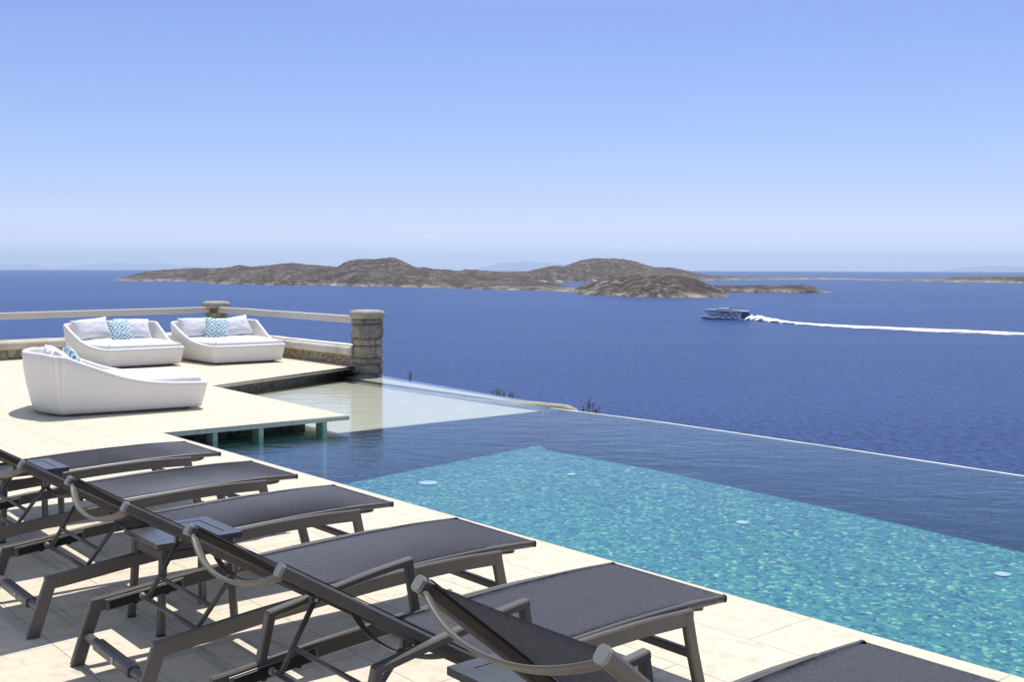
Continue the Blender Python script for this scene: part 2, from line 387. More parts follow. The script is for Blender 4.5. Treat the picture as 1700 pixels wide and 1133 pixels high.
def landmat():
    m = MT('dry_island_rock', .95, spec=.1); v = m.coord('Object')
    g = m.N('ShaderNodeNewGeometry'); s = m.N('ShaderNodeSeparateXYZ'); m.l.new(c_pos := m.N('ShaderNodeTexCoord').outputs['Object'], s.inputs[0])
    n1 = m.noise(v, .012, 6, .62, .4); n2 = m.noise(v, .05, 8, .78, .6); n3 = m.noise(v, .004, 3, .5)
    b = m.mix(m.ramp(n1, [(.35, (0, 0, 0)), (.65, (1, 1, 1))]), (.070, .052, .050), (.125, .095, .075))
    b = m.mix(m.ramp(n3, [(.45, (0, 0, 0)), (.6, (1, 1, 1))]), b, (.11, .086, .064))
    sl = m.N('ShaderNodeSeparateXYZ'); m.l.new(g.outputs['Normal'], sl.inputs[0])
    rock = m.math('MULTIPLY', m.ramp(n2, [(.515, (0, 0, 0)), (.565, (1, 1, 1))]), m.ramp(n1, [(.42, (.12, .12, .12)), (.62, (.9, .9, .9))]))
    b = m.mix(rock, b, (.40, .34, .29))
    scrub = m.ramp(n2, [(.43, (1, 1, 1)), (.485, (0, 0, 0))]); b = m.mix(m.math('MULTIPLY', scrub, .8), b, (.028, .026, .028))
    sh = m.math('ADD', m.math('MULTIPLY', s.outputs[2], 1.0), m.math('MULTIPLY', m.math('SUBTRACT', n2, .5), 14.0))
    shore = m.math('MULTIPLY', m.ramp(m.math('MULTIPLY', m.math('ADD', sh, 50.0), .1), [(.3, (1, 1, 1)), (1.0, (0, 0, 0))]), m.ramp(n1, [(.38, (.15, .15, .15)), (.58, (1, 1, 1))]))
    pch = m.ramp(m.noise(v, .022, 5, .7, .5), [(.44, (.12, .12, .12)), (.56, (1, 1, 1))]); b = m.mix(m.math('MULTIPLY', m.math('MULTIPLY', shore, pch), .95), b, (.56, .49, .41))
    m.col(b); m.nrm(m.bump(n2, 1.0, 12.0)); return m.m
M['land'] = landmat()
def hillmat():
    m = MT('dry_hillside', .95, spec=.1); v = m.coord('Object'); n = m.noise(v, .7, 7, .65, .4)
    m.col(m.mix(n, (.12, .10, .06), (.36, .30, .21))); m.nrm(m.bump(n, 1, .3)); return m.m
M['hill'] = hillmat()

# ------------------------------------------------------------------ plan of the terrace and pool
WZ = -0.150                                # water level
N0 = Vector((NX0, NY0)); U1 = Vector((math.cos(DECKROT), math.sin(DECKROT)))     # along the pool
V1 = Vector((-U1.y, U1.x))                                                       # across it, away from the deck
N3 = N0 + U1*16.0
SR = Vector((-1.872, 12.738)); SB = Vector((-4.33, 15.90)); T1 = Vector((-2.60, 19.42))
PC1 = Vector((-2.50, 19.05)); PC2 = Vector((-6.38, 23.80)); PC3 = Vector((-14.0, 14.95))
wd1 = (PC2-PC1).normalized(); wn1 = Vector((-wd1.y, wd1.x))
wd2 = (PC3-PC2).normalized()
deck_poly = [N3, N0, SR, SB, T1, PC1 + Vector((.02, .1)), PC2, PC3, Vector((-16, -6)), Vector((4, -12)), Vector((8, -8))]
bm = NB(); prism(bm, deck_poly, -.052, 0.0)
eds = [e for e in bm.edges if abs(e.verts[0].co.z) < 1e-5 and abs(e.verts[1].co.z) < 1e-5]
bmesh.ops.bevel(bm, geom=eds, offset=.010, segments=3, affect='EDGES')
tag(mk('terrace', bm, M['deck']), kind='structure')
# body of the terrace below the paving, set back under the cantilevered edges
A0 = N0 - V1*.02 + U1*.0
base_poly = [N3 - V1*.02, N0 - U1*.0 - V1*.02, N0 - V1*.02 - U1*.45, N0 - U1*.45 + V1*1.93, SB + Vector((.03, -.38)),
             SB + Vector((-.06, .14)), T1 + Vector((-.14, .10)), PC1 + Vector((-.12, .30)), PC2 + Vector((0, -.02)), PC3, Vector((-16, -6)), Vector((4, -12)), Vector((8, -8))]
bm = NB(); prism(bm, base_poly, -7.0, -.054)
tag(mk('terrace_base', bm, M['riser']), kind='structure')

# pool ---------------------------------------------------------------
C = Vector((.42, 14.92)); R1 = Vector((-2.125, 17.90)); R0 = Vector((-3.05, 19.05))
SL0 = Vector((-1.94, 12.93)); sdir = (C - SL0).normalized(); SLx = SL0 - sdir*2.3
I0 = Vector((.50, 14.60)); I1 = Vector((1.813, 13.26)); I2 = Vector((4.574, 9.854)); I3 = I2 + (I2-I1).normalized()*9.0
Iline = [I0, Vector((1.13, 13.97)), I1, Vector((3.19, 11.60)), I2, I3]
O0 = Vector((-2.236, 18.838)); O1 = Vector((.988, 14.425)); od = (O1-O0).normalized()
def fz(p):                                  # depth of the deep floor
    a = (Vector(p[:2]) - C).dot(U1); b = -(Vector(p[:2]) - C).dot(V1)
    return -.655 - .018*max(a, 0) - .045*max(b, 0) - .02*max(-a, 0)
bm = NB()
floor_far = [C] + Iline[1:]
floor_near = [SLx - V1*0.0, N0 - V1*.05 + U1*1.2, N0 - V1*.05 + U1*3.5, N0 - V1*.05 + U1*6.5, N0 - V1*.05 + U1*10, N3 - V1*.05]
rows = 14; grid = []
for k in range(rows+1):
    t = k/rows; grid.append([bm.verts.new((*(a.lerp(b, t)), fz(a.lerp(b, t)))) for a, b in zip(floor_far, floor_near)])
for k in range(rows):
    for j in range(5):
        bm.faces.new((grid[k][j], grid[k+1][j], grid[k+1][j+1], grid[k][j+1]))
bmesh.ops.recalc_face_normals(bm, faces=bm.faces)
tag(mk('pool_floor', bm, M['mosaic']), kind='structure'); bm = NB()
def wallstrip(bm, pts, ztop):
    fine = []
    for p, q in zip(pts, pts[1:]):
        n = max(1, int((q-p).length/.07)); fine += [(p.lerp(q, i/n), Vector((-(q-p).y, (q-p).x)).normalized()) for i in range(n + (q is pts[-1]))]
    a = []; b = []
    for i, (p, nn) in enumerate(fine):
        if nn.dot(V1) > .5 or nn.dot(U1) < -.5: nn = -nn
        wv = .035 + .055*noise.noise(Vector((p.x*3.1, p.y*3.1, 0))) + .035*noise.noise(Vector((p.x*9, p.y*9, 2)))  # foot made wavy, imitating how refraction ripples the edge of the shaded wall
        a.append(bm.verts.new((p.x, p.y, fz(p)+.012))); b.append(bm.verts.new((p.x, p.y, ztop)))
        g = p + nn*max(.002, wv); a[-1].co = (g.x, g.y, fz(p)+.008)
    c = [bm.verts.new((p.x, p.y, fz(p)+.03)) for p, nn in fine]
    for i in range(len(fine)-1): bm.faces.new((a[i], a[i+1], c[i+1], c[i])); bm.faces.new((c[i], c[i+1], b[i+1], b[i]))
q1 = (U1 - V1)*.006; wallstrip(bm, [SLx + q1, SL0 + q1, C + q1], -.231); wallstrip(bm, [C + q1, I0 - V1*.006], -.162); wallstrip(bm, [p - V1*.006 for p in Iline], -.162)
bw = [N3 - V1*.012, N0 - V1*.012 - U1*.44]; wallstrip(bm, bw, -.056)
bmesh.ops.recalc_face_normals(bm, faces=bm.faces)
tag(mk('pool_wall', bm, M['shadedmosaic']), kind='structure')
# shallow shelf
bm = NB(); prism(bm, [SLx + V1*0, SL0, C, R1, R0, T1 + Vector((-.4, .6)), SB + Vector((-1.2, .6)), SB + Vector((-.9, -2.9))], -1.4, -.225)
tag(mk('pool_shelf', bm, M['shelf']), kind='structure')
bm = NB(); prism(bm, [R0, R1, C, O0 + od*(O1-O0).length*.80 + Vector((-.04, -.05)), O0 + Vector((-.05, -.05)), R0 + Vector((.3, .8))], -1.2, -.160)
tag(mk('pool_ledge', bm, M['shelf']), kind='structure')
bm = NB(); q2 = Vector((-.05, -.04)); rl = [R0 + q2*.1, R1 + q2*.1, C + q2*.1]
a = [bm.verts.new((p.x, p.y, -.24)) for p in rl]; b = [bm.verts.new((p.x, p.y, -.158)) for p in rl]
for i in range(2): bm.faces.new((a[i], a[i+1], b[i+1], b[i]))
tag(mk('ledge_riser_shade', bm, M['shadedmosaic']), kind='structure')  # dark strip that paints the shade on the riser face
# infinity lip : a thin sunlit wall top, and the outer wall below it
bm = NB(); out = []
for i, p in enumerate(Iline):
    q = Iline[min(i+1, len(Iline)-1)] - Iline[max(i-1, 0)]; q.normalize(); out.append(p + Vector((-q.y, q.x))*.04)
prism(bm, Iline + list(reversed(out)), -3.2, WZ + .003)
tag(mk('infinity_edge_wall', bm, M['lip']), 'thin white lip wall along the far overflow edge of the pool', 'wall')
# rounded coping stone running on from the pillar, awash at first, dry at its end
bm = NB(); rings = []
K = 34; L = (O1-O0).length
for k in range(K+1):
    s = k/K; e = 1.0 if s < .93 else math.sqrt(max(0.0, 1-((s-.93)/.07)**2))
    o = O0 + od*(L*s)
    inn = R1.lerp(C, min(1, s/.93)); wd = max(.30, (inn - o).length if s < .8 else .36)
    nr = Vector((-od.y, od.x)); nr = nr if nr.x < 0 or nr.y < 0 else -nr
    wd = lerp([(0, .62), (.6, .40), (.80, .27), (.9, .20), (1, .19)], s)
    cpt = o + nr*(wd/2)
    zt = lerp([(0, -.180), (.62, -.175), (.72, -.154), (.85, -.125), (1.0, -.095)], s)
    ring = []
    for a in range(17):
        th = math.pi*a/16; x = math.cos(th); z = abs(math.sin(th))**.45
        x = math.copysign(abs(x)**.55, x)
        w = .012*noise.noise(Vector((s*9, x*2, 3)))
        p = cpt + nr*(-(x*wd/2)*max(e, .02)); ring.append(bm.verts.new((p.x, p.y, (zt - .26) + (.26+w*(s > .8))*z*(.35+.65*e))))
    rings.append(ring)
for i in range(K):
    for j in range(16): bm.faces.new((rings[i][j], rings[i+1][j], rings[i+1][j+1], rings[i][j+1]))
bm.faces.new(rings[-1]); bmesh.ops.recalc_face_normals(bm, faces=bm.faces)
tag(mk('coping_stone', bm, M['copingend'], smooth=True), 'long rounded pale coping from the stone pillar to its dry end beside the overflow edge', 'coping')
bm = NB(); nr = Vector((-od.y, od.x)); nr = nr if nr.x < 0 or nr.y < 0 else -nr
prism(bm, [O0 + nr*.02, O1 + nr*.03 - od*.25, O1 + nr*.14 - od*.3, O0 + nr*.6], -3.4, -.30)
tag(mk('outer_wall', bm, M['wallstone']), 'rough stone wall carrying the coping beyond the shallow shelf', 'wall')
# water sheet
wp = [N3 - V1*.03, N0 - V1*.03 - U1*.47, N0 - V1*.03 - U1*.47 + V1*1.9, SB + Vector((-.3, -.35)), SB + Vector((-.08, .2)), T1 + Vector((-.2, .2)),
      PC1 + Vector((.0, .0)), O0 + Vector((.03, .1)), O0 + od*(L*.82), I0 + Vector((.05, .09))] + [Vector(p) for p in Iline[1:]]
bm = NB(); vs = [bm.verts.new((p.x, p.y, WZ)) for p in wp]; f = bm.faces.new(vs); f.normal_update()
if f.normal.z < 0: f.normal_flip()
bmesh.ops.triangulate(bm, faces=bm.faces)
tag(mk('pool_water', bm, M['water']), kind='structure')
# fins that carry the cantilevered slab
e = (SR - N0).normalized(); e2 = Vector((-e.y, e.x)); fin0 = None
for px, lab in ((-3.13, 'pale stone post under the slab, nearest the sun loungers'), (-2.715, 'pale stone post under the slab, middle one of three'), (-2.10, 'pale stone post under the slab, nearest its outer corner')):
    t = (px - N0.x)/e.x; c = N0 + e*t + e2*.13
    bm = NB(); box(bm, (0, 0, -.42), (.055, .17, .73), bev=.004)
    o = mk('slab_post', bm, M['shelf'], loc=(c.x, c.y, 0), rot=(0, 0, math.atan2(e.y, e.x)))
    tag(o, lab, 'post', 'posts under the cantilevered slab')
# lamps set in the shelf and in the deep floor
def lamp(p, z, r, label, grp, mat='lamp'):
    bm = NB(); bmesh.ops.create_cone(bm, cap_ends=True, segments=28, radius1=r, radius2=r*.9, depth=.004)
    o = empty('pool_light', (p[0], p[1], z)); tag(o, label, 'light', grp)
    mk('lens', bm, M[mat], o, loc=(0, 0, .003))
g1 = 'round white lights in the shallow shelf'; g2 = 'round white lights on the deep pool floor'
for (u, v), lab in (((536, 628), 'small white light in the shallow shelf, nearest the raised terrace edge'), ((655, 645), 'small white light in the shallow shelf, just right of the pillar reflection'), ((820, 671), 'small white light in the shallow shelf, nearest the coping end')):
    p = at(u, v, -.225); lamp(p, -.225, .062, lab, g1)
for (u, v), lab, r in (((711, 803), 'largest white light patch on the deep floor, nearest the shelf', .11), ((948, 789), 'small white light near the far corner of the turquoise floor', .055), ((1233, 869), 'white light in the middle of the turquoise floor', .065), ((1664, 955), 'white light on the turquoise floor at the right edge of the photo', .065)):
    p = at(u, v, -.75)
    for _ in range(4): p = at(u, v, fz(p))
    lamp(p, fz(p)+.006, r, lab, g2, 'lamp2')

# ------------------------------------------------------------------ pillars, low walls, rails
def pillar(c, ang, size, zb, zt, name_label, seed, capw):
    rnd = random.Random(seed); o = empty('stone_pillar', (c.x, c.y, 0), ang); tag(o, name_label, 'pillar', 'stone pillars of the railing')
    bm = NB(); box(bm, (0, 0, (zb+zt)/2), (size-.05, size-.05, zt-zb)); mk('core', bm, M['mortar'], o)
    bm = NB(); z = zb; k = 0
    while z < zt - .01:
        h = min(rnd.uniform(.11, .25), zt - z)
        if zt - (z+h) < .08: h = zt - z
        sx = rnd.choice((-.12, .05, .13, -.03)); sy = rnd.choice((.11, -.06, .02, -.13)); hs = size/2
        xs_ = ((-hs, sx), (sx, hs)) if rnd.random() < .7 else ((-hs, hs),)
        ys_ = ((-hs, sy), (sy, hs)) if rnd.random() < .65 or len(xs_) == 1 else ((-hs, hs),)
        for x0, x1 in xs_:
            for y0, y1 in ys_:
                g = rnd.uniform(.004, .008); j = [rnd.uniform(-.008, .010) for _ in range(4)]
                a0 = x0 + (g if x0 != -hs else -j[0]); a1 = x1 - (g if x1 != hs else -j[1])
                b0 = y0 + (g if y0 != -hs else -j[2]); b1 = y1 - (g if y1 != hs else -j[3])
                v = box(bm, ((a0+a1)/2, (b0+b1)/2, z+h/2), (a1-a0, b1-b0, h-2*g-rnd.uniform(0, .008)))
        z += h; k += 1
    bmesh.ops.bevel(bm, geom=list(bm.edges), offset=.009, segments=2, affect='EDGES')
    bmesh.ops.subdivide_edges(bm, edges=list(bm.edges), cuts=2, use_grid_fill=True)
    for v in bm.verts:
        q = v.co*11 + Vector((seed, 0, 0)); v.co += noise.noise_vector(q)*.014 + noise.noise_vector(v.co*26)*.007
    mk('shaft', bm, M['stone'], o, smooth=True)
    bm = NB(); rs = []
    h = .15; prof = [(0, .78), (.02, .92), (.05, 1.0), (.09, 1.0), (.125, .95), (.145, .84), (.152, .6), (.155, .2)]
    for dz, k in prof:
        rs.append([bm.verts.new((x*k, y*k, zt - .008 + dz)) for x, y in rrect(capw, capw, .10, 5)])
    for i in range(len(rs)-1):
        m_ = len(rs[0])
        for j in range(m_): bm.faces.new((rs[i][j], rs[i][(j+1) % m_], rs[i+1][(j+1) % m_], rs[i+1][j]))
    bm.faces.new(rs[-1]); bm.faces.new(list(reversed(rs[0])))
    for v in bm.verts: v.co += noise.noise_vector(v.co*7)*.006
    mk('cap', bm, M['capstone'], o, smooth=True)
    return o
pillar(PC1, math.atan2(wd1.y, wd1.x), .40, -.9, .835, 'near pillar of rough grey stones with rounded cap standing at the edge of the shallow water', 3, .50)
pillar(PC2, math.atan2(wd1.y, wd1.x), .36, -.3, .835, 'far corner pillar with a thick grey cap behind the daybeds', 9, .50)
def lowwall(a, b, lab, lab2, seed):
    d = (b-a).normalized(); L = (b-a).length; n = Vector((-d.y, d.x))
    o = empty('low_wall', (a.x, a.y, 0), math.atan2(d.y, d.x)); tag(o, lab, 'wall', 'low stone walls round the terrace')
    bm = NB(); box(bm, (L/2, 0, -.02), (L, .32, .46)); mk('stonework', bm, M['wallstone'], o)
    bm = NB(); N = int(L/.12); sec = rrect(.46, .17, .075, 5)
    pts = [(L*i/N, .008*noise.noise(Vector((i*.3, seed, 0))), .262 + .010*noise.noise(Vector((i*.2, seed, 5)))) for i in range(N+1)]
    sweep(bm, pts, sec, side=(0, 1, 0)); mk('coping', bm, M['coping'], o, smooth=True)
    r = empty('timber_rail', (a.x, a.y, 0), math.atan2(d.y, d.x)); tag(r, lab2, 'rail', 'pale timber rails between the pillars')
    bm = NB(); pts = [(L*i/12, .006*noise.noise(Vector((i*.7, seed, 9))), .800 + .006*noise.noise(Vector((i*.5, seed, 2)))) for i in range(13)]
    sweep(bm, pts, rect(.085, .125, .010), side=(0, 1, 0)); mk('beam', bm, M['timber'], r)
lowwall(PC1 + wd1*.17, PC2 - wd1*.15, 'low stone wall with rounded coping between the two pillars', 'pale timber rail running between the two pillars', 1)
lowwall(PC2 + wd2*.15, PC3, 'low stone wall with rounded coping left of the far pillar', 'weathered pale timber rail running left from the far pillar', 5)

# ------------------------------------------------------------------ daybeds
PROF = [(-.16, .725), (-.02, .725), (.05, .70), (.12, .660), (.41, .545), (.65, .450), (.92, .385), (1.2, .352), (1.58, .335), (1.75, .335)]
def daybed_outline(n=10):
    """closed plan outline, counter-clockwise, with normals; foot at +x"""
    L, hw, hf = 1.60, .73, .63; pts = []
    def corner(cx, cy, a0, r):
        for k in range(5):
            a = R(a0 + 90*k/4); pts.append((cx + r*math.cos(a), cy + r*math.sin(a), math.cos(a), math.sin(a)))
    def seg(p, q, nn, nx, ny, bow=0.0):
        for k in range(1, nn):
            t = k/nn; b = bow*4*t*(1-t)
            pts.append((p[0]+(q[0]-p[0])*t + nx*b, p[1]+(q[1]-p[1])*t + ny*b, nx, ny))
    rf, rb = .035, .035
    corner(L-rf, hf-rf, 0, rf); seg((L-rf, hf), (rb, hw), 26, 0, 1, .02)
    corner(rb, hw-rb, 90, rb); seg((0, hw-rb), (0, -hw+rb), 20, -1, 0, .22)
    corner(rb, -hw+rb, 180, rb); seg((rb, -hw), (L-rf, -hf), 26, 0, -1, .02)
    corner(L-rf, -hf+rf, 270, rf); seg((L, -hf+rf), (L, hf-rf), 14, 1, 0, .015)
    return pts
def make_daybed():
    o = empty('daybed'); out = daybed_outline(); n = len(out)
    bm = NB(); uv = bm.loops.layers.uv.new('UVMap'); rows = []; z0 = .035
    per = [0.0]
    for i in range(1, n+1):
        a, b = out[i-1], out[i % n]; per.append(per[-1] + math.hypot(b[0]-a[0], b[1]-a[1]))
    def top(x): return smoothtab(PROF, x)
    def flare(z): return .135*(1-(1-min(z/.74, 1))**1.7)
    levels = [0, .12, .25, .4, .55, .7, .85, 1.0]
    for f in levels:
        row = []
        for (x, y, nx, ny) in out:
            h = top(x); z = z0 + (h - z0 - .02)*f; d = flare(z) - flare(z0)
            row.append(bm.verts.new((x + nx*d, y + ny*d, z)))
        rows.append(row)
    for dd, dz in ((-.010, .014), (-.028, .020), (-.046, .014), (-.054, -.01)):     # rounded rim
        row = []
        for (x, y, nx, ny) in out:
            h = top(x) - .02; d = flare(h) - flare(z0) + dd; row.append(bm.verts.new((x + nx*d, y + ny*d, h + dz)))
        rows.append(row)
    for f in (.66, .33, 0):                                                     # inner face
        row = []
        for (x, y, nx, ny) in out:
            h = top(x) - .02; zi = .24 + (h-.03-.24)*f; d = min(flare(zi) - flare(z0), .2) - .056
            row.append(bm.verts.new((x + nx*d, y + ny*d, zi)))
        rows.append(row)
    for i in range(len(rows)-1):
        for j in range(n):
            k = (j+1) % n; f = bm.faces.new((rows[i][j], rows[i][k], rows[i+1][k], rows[i+1][j]))
            uvs = ((per[j], rows[i][j].co.z), (per[j+1], rows[i][k].co.z), (per[j+1], rows[i+1][k].co.z), (per[j], rows[i+1][j].co.z))
            for lp, q in zip(f.loops, uvs): lp[uv].uv = (q[0], q[1] if i < 8 else q[1]*.5)
    bm.faces.new(list(reversed(rows[0]))); bm.faces.new(rows[-1])
    mk('wicker_shell', bm, M['wicker'], o, smooth=True)
    bm = NB(); rs = []                                                          # mattress
    for inset, z in ((.085, .245), (.062, .26), (.055, .30), (.055, .36), (.062, .383), (.085, .398), (.13, .405), (.25, .409), (.45, .411)):
        row = []
        for (x, y, nx, ny) in out:
            if inset > .2:
                cx, cy = .8, 0; k = 1-(inset-.06)/.75; row.append(bm.verts.new((cx+(x-cx)*k, cy+(y-cy)*k, z + .006*noise.noise(Vector((x*3, y*3, 0))))))
            else:
                fl = .075 if nx < .5 else .045
                row.append(bm.verts.new((x + nx*(fl - inset) , y + ny*(fl - inset), z + .004*noise.noise(Vector((x*4, y*4, 7))))))
        rs.append(row)
    for i in range(len(rs)-1):
        for j in range(n): bm.faces.new((rs[i][j], rs[i][(j+1) % n], rs[i+1][(j+1) % n], rs[i+1][j]))
    bm.faces.new(rs[-1]); bm.faces.new(list(reversed(rs[0])))
    mk('mattress', bm, M['mattress'], o, smooth=True)
    for x in (.16, 1.44):
        for y in (-.5, .5):
            bm = NB(); box(bm, (x, y, .020), (.07, .07, .040), bev=.004); mk('foot', bm, M['riser'], o)
    return o
def cushion(name, w, h, t, mat, seed=0):
    bm = NB(); uv = bm.loops.layers.uv.new('UVMap'); n = 22
    def P(i, j, s):
        a = 2*i/n-1; b = 2*j/n-1
        x = w/2*a*(1-.085*(1-b*b)*abs(a)**2); z = h/2*b*(1-.085*(1-a*a)*abs(b)**2)
        th = t/2*((1-abs(a)**2.6)*(1-abs(b)**2.6))**.55
        th *= 1 + .10*noise.noise(Vector((a*2.2+seed, b*2.2, s*3)))
        th += .010*noise.noise(Vector((a*6+seed, b*6, s*5)))*(1-a*a)*(1-b*b)
        return Vector((x, s*th, z + .012*noise.noise(Vector((a*1.5, seed, s)))))
    g = {}
    for s in (-1, 1):
        for i in range(n+1):
            for j in range(n+1):
                e = i in (0, n) or j in (0, n)
                if e and s == 1: g[(i, j, 1)] = g[(i, j, -1)]
                else: g[(i, j, s)] = bm.verts.new(P(i, j, s))
        for i in range(n):
            for j in range(n):
                q = [g[(i, j, s)], g[(i+1, j, s)], g[(i+1, j+1, s)], g[(i, j+1, s)]]; st = [(i, j), (i+1, j), (i+1, j+1), (i, j+1)]
                if s == 1: q.reverse(); st.reverse()
                f = bm.faces.new(q)
                for lp, (a, b) in zip(f.loops, st): lp[uv].uv = (a/n, b/n)
    return mk(name, bm, mat, smooth=True)
def put(o, root, loc, rot):
    Mx = root.matrix_basis @ Matrix.Translation(loc) @ (Matrix.Rotation(rot[2], 4, 'Z') @ Matrix.Rotation(rot[0], 4, 'X') @ Matrix.Rotation(rot[1], 4, 'Y'))
    o.matrix_basis = Mx
D2 = make_daybed()
tag(D2, 'white wicker daybed with two pale pillows, left of the pair by the railing', 'daybed', 'white wicker daybeds')
D3 = copy_tree(D2); D3['label'] = 'white wicker daybed in front of the far pillar, nearest the pool'
D1 = copy_tree(D2); D1['label'] = 'nearest white wicker daybed, seen from behind its curved back'
def seat(o, fl, theta):                      # fl: world position of the front-left base corner, theta: direction of the front edge
    ax = theta - 90                          # foot direction
    d = Vector((math.cos(R(ax)), math.sin(R(ax)))); s = Vector((-d.y, d.x))
    org = Vector(fl) - d*1.60 + s*.62
    o.location = (org.x, org.y, 0); o.rotation_euler = (0, 0, R(ax))
seat(D2, (-6.72, 18.42), 40); seat(D3, (-5.16, 19.25), 37)
d1 = Vector((math.cos(R(28.4)), math.sin(R(28.4)))); s1 = Vector((-d1.y, d1.x))
o1 = Vector((-5.09, 12.46)) + s1*.73
D1.location = (o1.x, o1.y, 0); D1.rotation_euler = (0, 0, R(28.4))
bpy.context.view_layer.update()
wp0 = cushion('pillow', .66, .43, .20, M['whitepillow'], 2); wp1 = cushion('pillow', .66, .43, .20, M['whitepillow'], 11)
tp0 = cushion('pillow', .43, .43, .13, M['ikat'], 5)
PIL = [(D2, 'left daybed of the railing pair', 0), (D3, 'daybed in front of the far pillar', 1), (D1, 'nearest daybed seen from behind', 2)]
tilt = R(-24)
for dbed, nm, k in PIL:
    a = wp0 if k == 0 else wp0.copy(); b = wp1 if k == 0 else wp1.copy(); c = tp0 if k == 0 else tp0.copy()
    if k: [COL.objects.link(x) for x in (a, b, c)]
    tag(a, 'pale grey pillow at the left end of the '+nm, 'pillow', 'pale pillows on the daybeds')
    tag(b, 'pale grey pillow at the right end of the '+nm, 'pillow', 'pale pillows on the daybeds')
    tag(c, 'teal and white diamond patterned cushion on the '+nm, 'cushion', 'teal patterned cushions')
    # local frame: foot is +x, seen from the foot the left side is +... y
    put(a, dbed, (.07, -.38, [.600, .580, .560][k]), (R(-32), R([-6, 0, 4][k]), R(90)))
    put(b, dbed, (.09, .36, [.580, .580, .555][k]), (R(-33), R([2, -9, -3][k]), R(90)))
    put(c, dbed, ([.30, .30, .24][k], [.05, -.08, .10][k], [.575, .575, .57][k]), (R(-30), R([-3, 7, 10][k]), R(90 + [4, -6, 5][k])))

